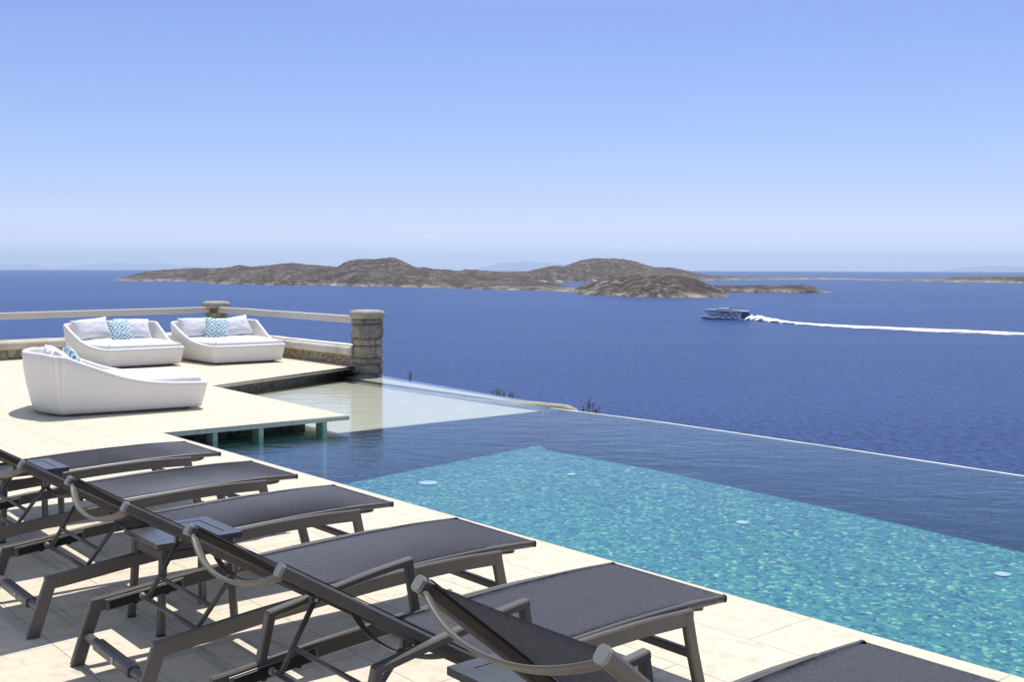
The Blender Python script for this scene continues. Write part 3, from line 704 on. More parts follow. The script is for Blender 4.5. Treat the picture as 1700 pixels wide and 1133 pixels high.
# ------------------------------------------------------------------ sun loungers
HW = .345                                  # half width over the seat tubes
FR = [(.235, .352), (.5, .362), (.8, .358), (1.05, .346), (1.48, .318), (1.92, .272)]      # top of the side frame
ST = [(0, .349), (.15, .356), (.3, .360), (.6, .358), (.9, .347), (1.22, .334)]             # seat tube centre
HX, HZ = 1.235, .338
def make_lounger(angle, blen, arms):
    o = empty('sun_lounger')
    for s in (-1, 1):
        y = s*(HW + .006)
        n = 22; xs = [.235 + (1.93-.235)*i/n for i in range(n+1)]
        bm = NB(); sweep(bm, [(x, y, smoothtab(FR, x) - .033) for x in xs], rect(.030, .064, .006), side=(0, 1, 0)); mk('side_rail', bm, M['frame'], o)
        bm = NB(); sweep(bm, [(.262, y, .340), (.225, y, .18), (.175, y, 0)], rect(.034, .052, .007), side=(0, 1, 0)); mk('leg', bm, M['frame'], o)
        bm = NB(); sweep(bm, [(1.900, y, .262), (1.945, y, .13), (1.985, y, 0)], rect(.034, .056, .007), side=(0, 1, 0)); mk('leg', bm, M['frame'], o)
        # slotted plate inside the rear of the rail
        yi = s*(HW - .013); bm = NB()
        sweep(bm, [(x, yi, smoothtab(FR, x) - .040) for x in (1.52, 1.62, 1.74, 1.87)], rrect(.006, .052, .0028, 2), side=(0, 1, 0)); pl = mk('adjuster_plate', bm, M['plate'], o)
        bm = NB(); sweep(bm, [(x, yi - s*.0045, smoothtab(FR, x) - .040) for x in (1.535, 1.62, 1.74, 1.855)], rrect(.006, .040, .0028, 2), side=(0, 1, 0))
        for x in (1.60, 1.67, 1.74): box(bm, (x, yi - s*.003, smoothtab(FR, x) - .062), (.018, .006, .012))
        mk('slot', bm, M['black'], pl)
        # seat tube
        bm = NB(); sweep(bm, [(x, s*(HW-.022), smoothtab(ST, x)-.008) for x in [1.22*i/16 for i in range(17)]], rrect(.026, .030, .008, 2), side=(0, 1, 0)); mk('seat_tube', bm, M['rail'], o, smooth=True)
        bm = NB(); sweep(bm, [(-.004, s*(HW-.022), .341), (.006, s*(HW-.022), .3415)], rrect(.028, .032, .009, 2), side=(0, 1, 0)); mk('tube_cap', bm, M['black'], o)
    # crossbars
    bm = NB(); sweep(bm, [(.215, -HW, .165), (.215, HW, .165)], rect(.032, .034, .006), side=(1, 0, 0)); mk('front_crossbar', bm, M['frame'], o)
    bm = NB(); sweep(bm, [(1.945, -HW, .120), (1.945, HW, .120)], circ(.019, 14), side=(1, 0, 0))
    sweep(bm, [(1.945, -.20, .120), (1.945, .20, .120)], rect(.050, .044, .008), side=(1, 0, 0)); cb = mk('rear_crossbar', bm, M['frame'], o)
    bm = NB(); box(bm, (1.9715, .03, .1215), (.003, .026, .026)); mk('sticker', bm, M['sticker'], cb)
    def arc(x, z, sag, dx, w, nm, r=.013, mat='frame'):
        bm = NB(); n = 16
        sweep(bm, [(x + dx*(1-(2*i/n-1)**2), (2*i/n-1)*w, z - sag*(1-(2*i/n-1)**2)) for i in range(n+1)], circ(r, 8, r*1.25), side=(1, 0, 0)); return mk(nm, bm, M[mat], o, smooth=True)
    arc(.13, .330, .050, 0, HW-.03, 'curved_stretcher'); arc(.66, .345, .065, 0, HW-.03, 'curved_stretcher'); arc(1.12, .325, .065, 0, HW-.03, 'curved_stretcher')
    # seat textile
    bm = NB(); n, k = 24, 10
    def cloth(P, nx, ny):
        g = [[bm.verts.new(P(i/nx, j/ny)) for j in range(ny+1)] for i in range(nx+1)]
        for i in range(nx):
            for j in range(ny): bm.faces.new((g[i][j], g[i+1][j], g[i+1][j+1], g[i][j+1]))
    w = HW - .018
    cloth(lambda a, b: Vector((.004 + 1.205*a, (2*b-1)*w, smoothtab(ST, 1.21*a) + .0062 - .008*(1-(2*b-1)**2)*math.sin(math.pi*a))), n, k)
    f = bmesh.ops.solidify(bm, geom=list(bm.faces), thickness=.003); mk('seat_textile', bm, M['textile'], o, smooth=True)
    # backrest
    ca, sa = math.cos(angle), math.sin(angle); piv = Vector((HX, 0, HZ))
    def B(l, y, h): return Vector((HX + ca*l - sa*h, y, HZ + sa*l + ca*h))       # l along the back, h above it
    br = None
    for s in (-1, 1):
        bm = NB(); sweep(bm, [B(-.02, s*(HW-.016), 0), B(.3, s*(HW-.016), -.004), B(.6, s*(HW-.016), -.002), B(blen, s*(HW-.016), 0)], rect(.032, .040, .008), side=(0, 1, 0)); rl = mk('back_tube', bm, M['rail'], o)
        bm = NB(); sweep(bm, [B(0, s*(HW-.034), .0215), B(blen-.01, s*(HW-.034), .0215)], rect(.010, .004, .001), side=(0, 1, 0)); mk('channel', bm, M['black'], rl)
        bm = NB(); sweep(bm, [B(blen-.002, s*(HW-.016), 0), B(blen+.010, s*(HW-.016), 0)], rect(.034, .042, .009), side=(0, 1, 0)); mk('end_cap', bm, M['endcap'], rl)
        bm = NB(); sweep(bm, [B(.02, s*(HW-.020), -.026), B(.50, s*(HW-.020), -.026)], rect(.020, .014, .003), side=(0, 1, 0)); mk('hinge_bar', bm, M['frame'], o)
        bm = NB(); p = B(.352, s*(HW-.048), -.036); box(bm, p, (.038, .018, .036), bev=.003); rr = mk('bracket', bm, M['frame'], o)
        bm = NB(); sweep(bm, [p + Vector((0, -.014, 0)), p + Vector((0, .014, 0))], circ(.007, 10), side=(1, 0, 0)); mk('bolt', bm, M['bolt'], rr)
    def barc(l, sag, r, nm, mat, ry=None):
        bm = NB(); n = 18
        sweep(bm, [B(l, (2*i/n-1)*(HW-.02), -.004 - sag*(1-abs(2*i/n-1)**2.2)) for i in range(n+1)], circ(r, 10, ry or r), side=(ca, 0, sa)); return mk(nm, bm, M[mat], o, smooth=True)
    barc(blen-.022, .088, .019, 'head_bow', 'bow', .007); barc(.17, .075, .024, 'back_bow', 'frame', .005)
    bm = NB(); wv = HW - .022
    cloth(lambda a, b: B(.012 + (blen-.035)*a, (2*b-1)*wv, .018 - .020*(1-(2*b-1)**2)*math.sin(math.pi*a*.9+.15)), 18, 12)
    bmesh.ops.solidify(bm, geom=list(bm.faces), thickness=.003); mk('back_textile', bm, M['textile'], o, smooth=True)
    # prop: two rods from the back tubes down to a cross tube resting in the plates
    foot = Vector((1.715, 0, .255))
    for s in (-1, 1):
        p = B(.350, s*(HW-.050), -.046); q = Vector((foot.x, s*(HW-.085), foot.z))
        bm = NB(); sweep(bm, [p, q], circ(.0105, 10), side=(0, 1, 0)); mk('prop_rod', bm, M['frame'], o, smooth=True)
    a = B(.350, 0, -.046); m_ = Vector((a.x, 0, a.z)).lerp(foot, .62); yq = HW - .075
    bm = NB(); sweep(bm, [(m_.x, -yq, m_.z), (m_.x, yq, m_.z)], circ(.0095, 10), side=(1, 0, 0)); mk('prop_bar', bm, M['frame'], o, smooth=True)
    bm = NB(); sweep(bm, [(foot.x, -(HW-.012), foot.z), (foot.x, HW-.012, foot.z)], circ(.011, 10), side=(1, 0, 0)); pb = mk('prop_bar', bm, M['frame'], o, smooth=True)
    for s in (-1, 1):
        bm = NB(); sweep(bm, [(foot.x, s*(HW-.045), foot.z), (foot.x, s*(HW-.012), foot.z)], circ(.0145, 12), side=(1, 0, 0)); mk('roller', bm, M['endcap'], pb, smooth=True)
    if arms:
        for s in (-1, 1):
            y = s*(HW + .010); ar = empty('armrest'); ar.parent = o
            bm = NB(); sweep(bm, [(1.092, y, .541), (1.25, y, .522), (1.50, y, .482), (1.712, y, .447)], rect(.038, .028, .005), side=(0, 1, 0)); mk('arm', bm, M['frame'], ar)
            bm = NB(); sweep(bm, [(1.106, y, .540), (1.070, y, .340)], rect(.035, .034, .005), side=(0, 1, 0)); mk('arm_post', bm, M['frame'], ar)
            bm = NB(); sweep(bm, [(1.702, y, .452), (1.745, y, .262)], rect(.035, .034, .005), side=(0, 1, 0)); mk('arm_post', bm, M['frame'], ar)
    return o
LR = R(219.5); plain = make_lounger(math.atan2(.462, .795), .915, False); armed = make_lounger(math.atan2(.470, .79), .915, True); steep = make_lounger(R(39.0), .905, True)
loungers = [(plain, (-2.330, 8.300), 'farthest sun lounger in the row, its foot beside the cantilevered slab', -.5),
            (None, (-1.607, 7.440), 'second farthest sun lounger, without armrests, beside the far side table', .2),
            (None, (-.895, 6.598), 'armless sun lounger just beyond the middle side table', .4),
            (None, (-.093, 5.695), 'armless sun lounger on the near side of the middle side table', -.25),
            (armed, (.670, 4.797), 'sun lounger with armrests, its dark textile seat widest in view', 0),
            (steep, (1.476, 3.744), 'nearest sun lounger, with armrests, its steep back seen from behind', 0)]
for ob, (x, y), lab, da in loungers:
    if ob is None: ob = copy_tree(plain)
    ob.location = (x, y, 0); ob.rotation_euler = (0, 0, LR + R(da)); tag(ob, lab, 'sun lounger', 'dark sun loungers in a row along the pool')

# ------------------------------------------------------------------ side tables
def make_table():
    o = empty('side_table'); H_ = .43; S = .42
    bm = NB(); sweepsec = None
    for x0, x1, y0, y1 in ((-S/2, S/2, -S/2, -S/2+.062), (-S/2, S/2, S/2-.062, S/2), (-S/2, -S/2+.062, -S/2+.0625, S/2-.0625), (S/2-.062, S/2, -S/2+.0625, S/2-.0625)):
        box(bm, ((x0+x1)/2, (y0+y1)/2, H_-.014), (x1-x0, y1-y0, .028), bev=.003)
    mk('top_frame', bm, M['tabletop'], o)
    bm = NB(); box(bm, (0, 0, H_-.010), (S-.130, S-.130, .016), bev=.0015); mk('top_panel', bm, M['tabletop'], o)
    bm = NB(); box(bm, (0, 0, H_-.024), (S-.12, S-.12, .006)); mk('underlay', bm, M['black'], o)
    for sx in (-1, 1):
        for sy in (-1, 1):
            bm = NB(); sweep(bm, [(sx*.165, sy*.165, H_-.030), (sx*.172, sy*.172, .2), (sx*.182, sy*.182, .008)], rect(.038, .030, .009), side=(1, 0, 0)); lg = mk('leg', bm, M['frame'], o)
            bm = NB(); box(bm, (sx*.1825, sy*.1825, .005), (.034, .028, .010)); mk('foot_pad', bm, M['black'], lg)
    for a, b, w in (((-.15, .165), (.15, .165), 0), ((-.15, -.165), (.15, -.165), 0), ((.165, -.15), (.165, .15), 1), ((-.165, -.15), (-.165, .15), 1)):
        bm = NB(); sweep(bm, [(*a, H_-.072), (*b, H_-.072)], rect(.018, .042, .003)); mk('apron', bm, M['frame'], o)
    return o
T2 = make_table(); T2.location = (-1.59, 5.345, 0); T2.rotation_euler = (0, 0, R(39.5)); tag(T2, 'dark square side table in the middle, under the tilted backrests', 'side table', 'dark square side tables between the loungers')
T1_ = copy_tree(T2); T1_.location = (-3.11, 7.055, 0); T1_['label'] = 'dark square side table farthest away, between the two farthest loungers'
T3 = copy_tree(T2); T3.location = (.09, 3.49, 0); T3['label'] = 'dark square side table nearest the camera, beside the steep backrest'

# ------------------------------------------------------------------ hillside below, with shrubs that peep over the edge
def hz(x, y):
    """ground below the terrace: falls away from the pool towards the sea"""
    c = (Vector((x, y)) - C).dot(V1); c = max(c, -40.0)
    s = max(0.0, c); l = max(0.0, ((Vector((x, y)) - PC2).dot(wn1*-1 if wn1.y < 0 else wn1))) if False else 0
    return -1.45 - .52*s + .25*noise.noise(Vector((x*.25, y*.25, 0))) - (0 if c > -.5 else 1.2)
bm = NB(); gx = [-60 + 2.4*i for i in range(76)]; gy = [-14 + 2.4*i for i in range(68)]
G = [[None]*len(gy) for _ in gx]
for i, x in enumerate(gx):
    for j, y in enumerate(gy):
        z = hz(x, y)
        if x < -3: z -= .30*(-3-x)*(1 if y > 15 else .6)
        G[i][j] = bm.verts.new((x, y, z))
for i in range(len(gx)-1):
    for j in range(len(gy)-1): bm.faces.new((G[i][j], G[i+1][j], G[i+1][j+1], G[i][j+1]))
tag(mk('hillside', bm, M['hill'], smooth=True), kind='structure')
def leafmat(n, a, b):
    m = MT(n, .6, spec=.3); v = m.coord('Object'); m.col(m.mix(m.noise(v, 14, 3), a, b)); return m.m
M['twig'] = leafmat('dry_twig', (.10, .075, .06), (.24, .19, .16)); M['leaf'] = leafmat('grey_green_leaf', (.06, .09, .03), (.14, .17, .07)); M['yleaf'] = leafmat('yellow_green_leaf', (.20, .24, .02), (.42, .42, .04))
def shrub(u, v_top, d, wpx, label, leaf, seed, bare=False):
    rnd = random.Random(seed); tip = atd(u, v_top, d); g = Vector((tip.x, tip.y, hz(tip.x, tip.y) - .1)); H_ = tip.z - g.z; spread = wpx/FPX*d/2
    o = empty('shrub', g); tag(o, label, 'shrub', 'shrubs growing below the pool edge')
    bm = NB(); bl = NB()
    for k in range(9 if bare else 14):
        a = rnd.uniform(0, 6.28); e = rnd.random()**.6; top = Vector((math.cos(a)*spread*e, math.sin(a)*spread*e, H_*(1-.12*rnd.random()*(.3+e))))
        if k == 0: top = Vector((0, 0, H_))
        mid = Vector((top.x*.3, top.y*.3, top.z*.6)); sweep(bm, [(0, 0, 0), mid, top], circ(.007, 5), side=(1, 0, 0), scales=[1.6, 1.0, .45])
        for q in range(5 if bare else 0):
            t = rnd.uniform(.82, .99); b0 = mid.lerp(top, t if t > .6 else .6); b1 = b0 + Vector((rnd.uniform(-.05, .05), rnd.uniform(-.05, .05), rnd.uniform(.02, .08))); sweep(bm, [b0, b1], circ(.0035, 4), side=(1, 0, 0), scales=[1, .5])
        if not bare:
            for q in range(60):
                t = rnd.uniform(.35, 1); c = mid.lerp(top, t); s = rnd.uniform(.012, .024)
                dv = Vector((rnd.uniform(-1, 1), rnd.uniform(-1, 1), rnd.uniform(-.1, 1))).normalized(); sv = dv.orthogonal().normalized()*s*.35; c = c + dv*rnd.uniform(0, .03)
                bl.faces.new([bl.verts.new(c - sv), bl.verts.new(c + dv*s), bl.verts.new(c + sv), bl.verts.new(c - dv*s*.4)])
    mk('stems', bm, M['twig'], o)
    if not bare: mk('foliage', bl, M[leaf], o)
    else: bl.free()
shrub(683, 619, 18.9, 14, 'dry twiggy shrub behind the coping, nearest the pillar', 'leaf', 1, True)
shrub(826, 646, 16.8, 30, 'grey green shrub behind the middle of the coping', 'leaf', 2)
shrub(850, 653, 16.5, 16, 'dry thin shrub just right of the grey green one', 'leaf', 3, True)
shrub(978, 665, 14.9, 24, 'bare shrub at the rounded end of the coping', 'leaf', 4, True)
shrub(991, 680, 14.7, 10, 'tiny bare shrub just past the coping end', 'leaf', 5, True)
shrub(1073, 695, 13.9, 14, 'yellow green leafy shrub behind the overflow edge', 'yleaf', 6)

# ------------------------------------------------------------------ sea, islands, far mountains
SEA = -50.0
bm = NB(); Rr = 27000.0
cs = [bm.verts.new((Rr*math.cos(2*math.pi*i/256), Rr*math.sin(2*math.pi*i/256), SEA)) for i in range(256)]
bm.faces.new(cs); tag(mk('sea', bm, M['sea']), kind='structure')
def island(name, tab, kdep, step=2.0, rough=1.0, seed=0, bump=1.0, mat='land'):
    """tab: (u, v of the skyline, v of the shore). kdep: how far behind the shore the ridge stands"""
    bm = NB(); cols = []; u = tab[0][0]; NF, NBk = 16, 5
    tt = [(a, b) for a, b, c in tab]; ts = [(a, c) for a, b, c in tab]
    while u <= tab[-1][0] + .01:
        vt = lerp(tt, u); vs = lerp(ts, u) + .5*noise.noise(Vector((u*.08, seed, 0)))
        p0 = at(u, vs, SEA); dmid = p0.y; fr = min(1.0, min(u-tab[0][0], tab[-1][0]-u)/25.0 + .05)
        dr = dmid*(1 + kdep*(.25+.75*fr)); pr = atd(u, vt, dr); hr = max(pr.z - SEA + (.9*noise.noise(Vector((u*.16, seed, 3))) + .7*noise.noise(Vector((u*.42, seed, 8))))*dr/1833.0*min(1.0, max(0.0, (vs-vt)/9.0)), .3)
        col = []
        for i in range(NF+1):
            t = i/NF; d = dmid + (dr-dmid)*t; x = p0.x + (pr.x-p0.x)*t
            s = lerp([(0, 0), (.04, .10), (.2, .33), (.5, .62), (.8, .9), (1, 1)], t)
            nzv = fbm((x*.0035+seed, d*.0035, 0), 6)*.16*(4*t*(1-t))**.7 + fbm((x*.02, d*.02, seed), 4)*.030
            z = SEA + hr*max(0.0, s + rough*nzv*(1 if t < 1 else .5)) + (2.2*abs(fbm((x*.03, d*.03, 4), 4)) if 0 < t < .95 else 0)
            if i == 0: z = SEA - 1.0
            col.append(bm.verts.new((x, d, z)))
        for i in range(1, NBk+1):
            t = i/NBk; d = dr*(1+.12*t); x = pr.x*(1+.12*t); z = SEA - 1 + (hr+1)*(1-t)**1.3*.93
            col.append(bm.verts.new((x, d, z)))
        cols.append(col); u += step
    for a, b in zip(cols, cols[1:]):
        for i in range(len(a)-1): bm.faces.new((a[i], b[i], b[i+1], a[i+1]))
    bmesh.ops.recalc_face_normals(bm, faces=bm.faces)
    o = mk(name, bm, M[mat], smooth=True); return o
I_A = [(190, 465, 466), (205, 461, 466.8), (222, 456, 467.3), (240, 451.5, 467.5), (262, 448.5, 467), (300, 446.3, 467), (322, 445, 468.5), (345, 445.5, 471), (372, 445, 472), (398, 440.5, 472.5), (418, 443, 473), (450, 440, 473.5),
       (470, 437.5, 474), (488, 436.5, 474), (510, 439, 474), (535, 441, 474.5), (560, 443.5, 475), (568, 438, 475), (582, 432, 475.5), (600, 430, 476), (620, 430, 476), (640, 428.5, 476), (656, 428, 476.5), (668, 433, 477), (682, 440, 477.5), (692, 444, 477.5), (705, 443.5, 478),
       (722, 448, 478.5), (745, 453, 479), (780, 456, 480), (830, 459, 481.5), (880, 464, 483), (920, 471, 484), (955, 479, 485), (972, 484, 486)]
I_B = [(690, 450, 469), (720, 447, 470), (745, 447.5, 470), (760, 450.5, 470), (775, 447, 470), (800, 449, 470), (820, 451, 470), (850, 452, 470), (875, 451, 470), (900, 444.5, 469.5), (918, 441.5, 469), (938, 442, 468.5), (950, 437, 468),
       (965, 432, 468), (985, 429, 467.5), (1010, 429.3, 467.5), (1035, 430, 467), (1055, 434, 467), (1075, 441, 467), (1090, 444, 466.8), (1110, 443.8, 466.8), (1130, 447, 466.5), (1150, 452, 466.3), (1175, 457, 466), (1200, 458.5, 465.5), (1240, 460, 465.3), (1300, 460.5, 465), (1360, 461.5, 464.8), (1400, 463.2, 464.6), (1440, 463.8, 464.8)]
I_C = [(950, 484, 486), (965, 474, 489.5), (985, 469, 491), (1005, 464, 492), (1030, 460, 492.5), (1055, 457.3, 493.5), (1085, 456.5, 494), (1110, 458, 494.5), (1135, 460, 494.5), (1155, 464, 494.5), (1172, 470, 494.5), (1190, 477, 494.5), (1200, 485, 494.5), (1213, 491, 494.3)]
I_D = [(1172, 476, 484), (1200, 474, 485.5), (1225, 475, 486), (1260, 474, 486), (1290, 474.5, 486), (1320, 473.5, 486.5), (1342, 473.5, 487), (1352, 477, 487), (1362, 484, 486.5), (1382, 485.5, 486.2)]
I_E = [(1420, 464.8, 465.5), (1480, 465, 466.3), (1500, 463.5, 467), (1535, 463.5, 467.5), (1570, 463, 468), (1590, 460, 468.5), (1620, 459.3, 469), (1650, 458.5, 469.5), (1680, 459.2, 470), (1720, 459.5, 470.5), (1800, 461, 471), (1860, 466, 470)]
for nm, tab, kd, sd_, lab in (('island', I_A, .22, 1, 'long rocky brown island on the left, with a flat topped crag'), ('island', I_B, .16, 31, 'farther brown island with a smooth dome hill and a long low spit'),
                              ('island', I_C, .10, 53, 'rocky brown headland islet in front of the dome hill'), ('island', I_D, .04, 77, 'low pale rocky point right of the headland islet'), ('island', I_E, .10, 97, 'low flat island at the right edge of the photo')):
    tag(island(nm, tab, kd, 2.0, 1.0, sd_), lab, 'island', kind='structure')
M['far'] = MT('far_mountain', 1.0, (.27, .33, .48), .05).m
def mountain(tab, d, lab):
    bm = NB(); a = []; b = []; c = []; e = []
    u = tab[0][0]
    while u <= tab[-1][0]:
        v = lerp(tab, u) + .5*noise.noise(Vector((u*.07, d, 0))); p = atd(u, v, d); q = atd(u, 449, d*.93)
        a.append(bm.verts.new((q.x, q.y, SEA-5))); m_ = p.lerp(q, .5); b.append(bm.verts.new((m_.x, m_.y, SEA + (p.z-SEA)*.6))); c.append(bm.verts.new(p)); e.append(bm.verts.new((p.x*1.06, p.y*1.06, SEA-5))); u += 5
    for r1, r2 in ((a, b), (b, c), (c, e)):
        for i in range(len(a)-1): bm.faces.new((r1[i], r1[i+1], r2[i+1], r2[i]))
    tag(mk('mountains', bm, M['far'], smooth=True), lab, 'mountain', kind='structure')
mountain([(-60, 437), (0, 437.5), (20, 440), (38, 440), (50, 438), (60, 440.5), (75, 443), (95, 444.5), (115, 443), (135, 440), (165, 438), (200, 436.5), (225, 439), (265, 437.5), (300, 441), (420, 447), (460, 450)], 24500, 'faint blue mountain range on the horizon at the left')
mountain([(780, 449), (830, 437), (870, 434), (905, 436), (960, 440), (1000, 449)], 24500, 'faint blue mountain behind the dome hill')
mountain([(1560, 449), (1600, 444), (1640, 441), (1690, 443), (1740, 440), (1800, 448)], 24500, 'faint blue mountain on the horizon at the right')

# ------------------------------------------------------------------ ferry and its wake
M['fw'] = MT('ship_white_paint', .3, (.72, .74, .78), .5).m; M['fb'] = MT('ship_navy_paint', .3, (.010, .018, .075), .5).m
M['fs'] = MT('ship_side_silver_blue', .35, (.46, .52, .64), .5).m; M['glass'] = MT('ship_dark_glass', .1, (.01, .015, .03), .6).m
pA = at(1206, 530.6, SEA); fy = empty('ferry', (pA.x, pA.y, SEA), R(-14)); tag(fy, 'white and navy catamaran ferry speeding left across the sea', 'ferry')
def xprism(bm, prof, y0, y1, taper=None):
    a = [bm.verts.new((x, y0 if not taper else y0*taper(x), z)) for x, z in prof]; b = [bm.verts.new((x, y1 if not taper else y1*taper(x), z)) for x, z in prof]
    n = len(prof)
    for i in range(n): bm.faces.new((a[i], a[(i+1) % n], b[(i+1) % n], b[i]))
    bm.faces.new(a); bm.faces.new(list(reversed(b))); bmesh.ops.recalc_face_normals(bm, faces=bm.faces)
tp = lambda x: lerp([(-26, .30), (-20, .62), (-12, .95), (-8, 1)], x)
bm = NB(); xprism(bm, [(-23.5, 9.0), (-20, 9.6), (-9.5, 9.6), (22, 8.4), (22.5, 3.4), (-13, 3.2), (-15, 4.4), (-19.5, 6.6), (-23, 8.4)], -6.2, 6.2, tp); mk('hull', bm, M['fs'], fy)
for s in (-1, 1):
    bm = NB(); prof = [(-25.8, 3.0), (-24, 1.3), (-20, -.6), (22.5, -.6), (22.5, 3.5), (-14, 3.6), (-17, 4.6)]
    xprism(bm, prof, s*6.0 - 1.5, s*6.0 + 1.5) if False else xprism(bm, prof, s*3.2, s*6.35, lambda x: 1); mk('side_hull', bm, M['fw'], fy)
    bm = NB(); xprism(bm, [(-25.9, 2.6), (-24.2, 1.2), (-20, .2), (12, -.1), (12, .9), (-16, 1.4)], s*6.38 - .08, s*6.38 + .08); mk('boot_stripe', bm, M['fb'], fy)
bm = NB(); xprism(bm, [(-24, 9.02), (-20, 9.62), (-9.6, 9.62), (-9.6, 10.2), (-20, 10.1), (-24.1, 9.5)], -6.25, 6.25, tp); mk('foredeck', bm, M['fw'], fy)
bm = NB(); xprism(bm, [(-10.5, 9.5), (-8.5, 11.3), (10, 11.3), (13, 9.3)], -4.6, 4.6); mk('bridge', bm, M['fw'], fy)
bm = NB(); xprism(bm, [(-9.9, 9.9), (-8.9, 10.7), (6, 10.5), (6, 9.9)], -4.66, 4.66); mk('bridge_window', bm, M['glass'], fy)
bm = NB(); xprism(bm, [(-8, 8.9), (22.2, 8.3), (22.2, 9.0), (-8, 9.6)], -6.1, 6.1); mk('upper_deck', bm, M['fw'], fy)
for x0, x1, z0, z1 in ((-6, 3.5, 6.9, 7.9), (6.5, 9.5, 6.9, 7.9), (10.5, 15.5, 6.9, 7.9)):
    bm = NB(); box(bm, ((x0+x1)/2, 0, (z0+z1)/2), (x1-x0, 12.52, z1-z0)); mk('window_band', bm, M['glass'], fy)
for x in (2.5, 4.2, 7.5, 9.0, 11.0):
    bm = NB(); box(bm, (x, 0, 5.7), (.9, 12.5, .5)); mk('porthole', bm, M['glass'], fy)
bm = NB(); xprism(bm, [(14.5, 1.4), (22.9, .9), (23.4, 4.5), (22.9, 8.0), (16, 8.0), (15.2, 5.0)], -6.45, 6.45); mk('stern_block', bm, M['fb'], fy)
bm = NB(); xprism(bm, [(23, 3.0), (27.5, 5.4), (27.5, 5.9), (23, 4.2)], -3.5, 3.5); mk('stern_ramp', bm, M['fb'], fy)
bm = NB(); xprism(bm, [(3.0, 11.25), (12.5, 11.1), (12.5, 11.7), (3.5, 11.9)], -4.0, 4.0); mk('roof_canopy', bm, M['fb'], fy)
bm = NB(); sweep(bm, [(-4, 0, 11.2), (-4, 0, 13.2)], circ(.22, 8), side=(1, 0, 0)); sweep(bm, [(-4, -1.4, 12.6), (-4, 1.4, 12.6)], circ(.12, 6), side=(1, 0, 0)); mk('mast', bm, M['fw'], fy)
zz = [(-6.5, 1.7), (-3.5, 4.9), (0.2, 1.9), (3.0, 4.6), (6.2, 1.7), (9.0, 4.3), (12.6, 1.5)]
for s in (-1, 1):
    bm = NB()
    for (a, b), (c, d) in zip(zz, zz[1:]): sweep(bm, [(a, s*6.42, b), (c, s*6.42, d)], rect(.10, .85, .01), side=(0, 1, 0))
    sweep(bm, [(-10, s*6.42, 1.75), (-6.5, s*6.42, 1.75)], rect(.1, .6, .01), side=(0, 1, 0)); sweep(bm, [(-19.5, s*4.1, 6.4), (-14.5, s*5.6, 4.3), (-11, s*6.3, 4.0)], rect(.3, .7, .01), side=(0, 1, 0)); mk('zigzag_stripe', bm, M['fb'], fy)
cv = bpy.data.curves.new('txt', 'FONT'); cv.body = 'SEAJETS'; cv.size = 2.6; cv.extrude = .05; cv.align_x = 'LEFT'
to = bpy.data.objects.new('txt', cv); COL.objects.link(to); bpy.context.view_layer.update()
me = bpy.data.meshes.new_from_object(to.evaluated_get(bpy.context.evaluated_depsgraph_get())); bpy.data.objects.remove(to); me.materials.append(M['fb'])
lt = bpy.data.objects.new('lettering', me); COL.objects.link(lt); lt.parent = fy; lt.matrix_basis = Matrix.Translation((-13.6, -6.30, 3.9)) @ Matrix.Rotation(R(90), 4, 'X')
def foam():
    m = MT('sea_foam', .9, (.86, .88, .90), .2); c = m.N('ShaderNodeTexCoord'); s = m.N('ShaderNodeSeparateXYZ'); m.l.new(c.outputs['UV'], s.inputs[0])
    mp = m.N('ShaderNodeMapping'); m.l.new(c.outputs['Object'], mp.inputs[0]); mp.inputs['Rotation'].default_value = (0, 0, R(62)); mp.inputs['Scale'].default_value = (.25, 1, 1)
    n = m.noise(mp.outputs[0], .16, 6, .7, .5)
    e = m.math('SUBTRACT', 1.0, m.math('ABSOLUTE', m.math('SUBTRACT', m.math('MULTIPLY', s.outputs[1], 2), 1)))      # 0 at the edges, 1 in the middle
    a = m.math('ADD', m.math('MULTIPLY', e, 1.35), m.math('SUBTRACT', m.math('MULTIPLY', n, 4.4), m.math('ADD', 2.25, m.math('MULTIPLY', s.outputs[0], .65))))
    al = m.ramp(a, [(.02, (0, 0, 0)), (.42, (1, 1, 1))]); m.l.new(al, m.b.inputs['Alpha']); return m.m
M['foam'] = foam()
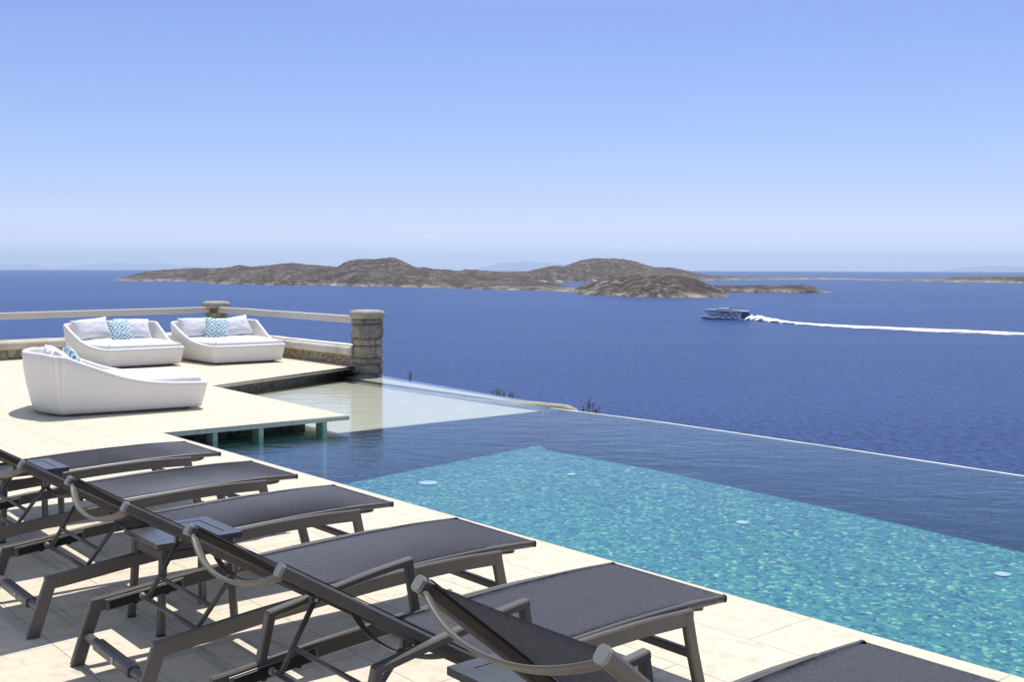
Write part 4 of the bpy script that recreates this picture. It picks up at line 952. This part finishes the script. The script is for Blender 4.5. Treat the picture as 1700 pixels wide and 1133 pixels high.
wk = [(1236, 531.2, 12, 2.2), (1246, 531.6, 20, 4.6), (1262, 532.8, 26, 4.6), (1285, 534.6, 30, 2.8), (1310, 536.6, 34, 1.2), (1360, 540.0, 44, .5), (1430, 543.6, 56, .35), (1520, 547.6, 66, .3), (1610, 551.4, 76, .3), (1700, 555.2, 84, .3), (1800, 559.5, 92, .3), (1900, 564, 100, .3)]
bm = NB(); uvl = bm.loops.layers.uv.new('UVMap'); rings = []; us = []
uu = 1236.0
while uu < 1900:
    v = lerp([(a, b) for a, b, _, _ in wk], uu); wdt = lerp([(a, c) for a, b, c, _ in wk], uu); hh = lerp([(a, d) for a, b, c, d in wk], uu)
    p = at(uu, v, SEA); ring = []
    for j in range(13):
        t = j/12; y = (t-.5)*wdt*.8; z = SEA + .15 + hh*(1-(2*t-1)**2)*(.75+.9*abs(noise.noise(Vector((uu*.22, t*4, 1)))))
        ring.append(bm.verts.new((p.x + y*.5, p.y + y, z)))
    rings.append(ring); us.append((uu-1236)/664); uu += 3.0
for i in range(len(rings)-1):
    for j in range(12):
        f = bm.faces.new((rings[i][j], rings[i+1][j], rings[i+1][j+1], rings[i][j+1]))
        for lp, q in zip(f.loops, ((us[i], j/12), (us[i+1], j/12), (us[i+1], (j+1)/12), (us[i], (j+1)/12))): lp[uvl].uv = q
bmesh.ops.recalc_face_normals(bm, faces=bm.faces)
tag(mk('foam_wake', bm, M['foam'], smooth=True), 'long white foam wake trailing right behind the ferry', 'wake', kind='stuff')

# ------------------------------------------------------------------ haze over the sea
HAZE = 3.0e-5
if HAZE > 0:
    bm = NB(); box(bm, (0, 12000, 175), (46000, 38000, 470)); 
    hm = bpy.data.materials.new('haze_air'); hm.use_nodes = True; hn = hm.node_tree.nodes; hn.clear()
    ho = hn.new('ShaderNodeOutputMaterial'); pv = hn.new('ShaderNodeVolumePrincipled'); pv.inputs['Color'].default_value = (.58, .76, 1.0, 1)
    pv.inputs['Density'].default_value = HAZE; pv.inputs['Anisotropy'].default_value = .0; hm.node_tree.links.new(pv.outputs[0], ho.inputs['Volume'])
    hz_o = mk('haze', bm, hm); tag(hz_o, kind='stuff')
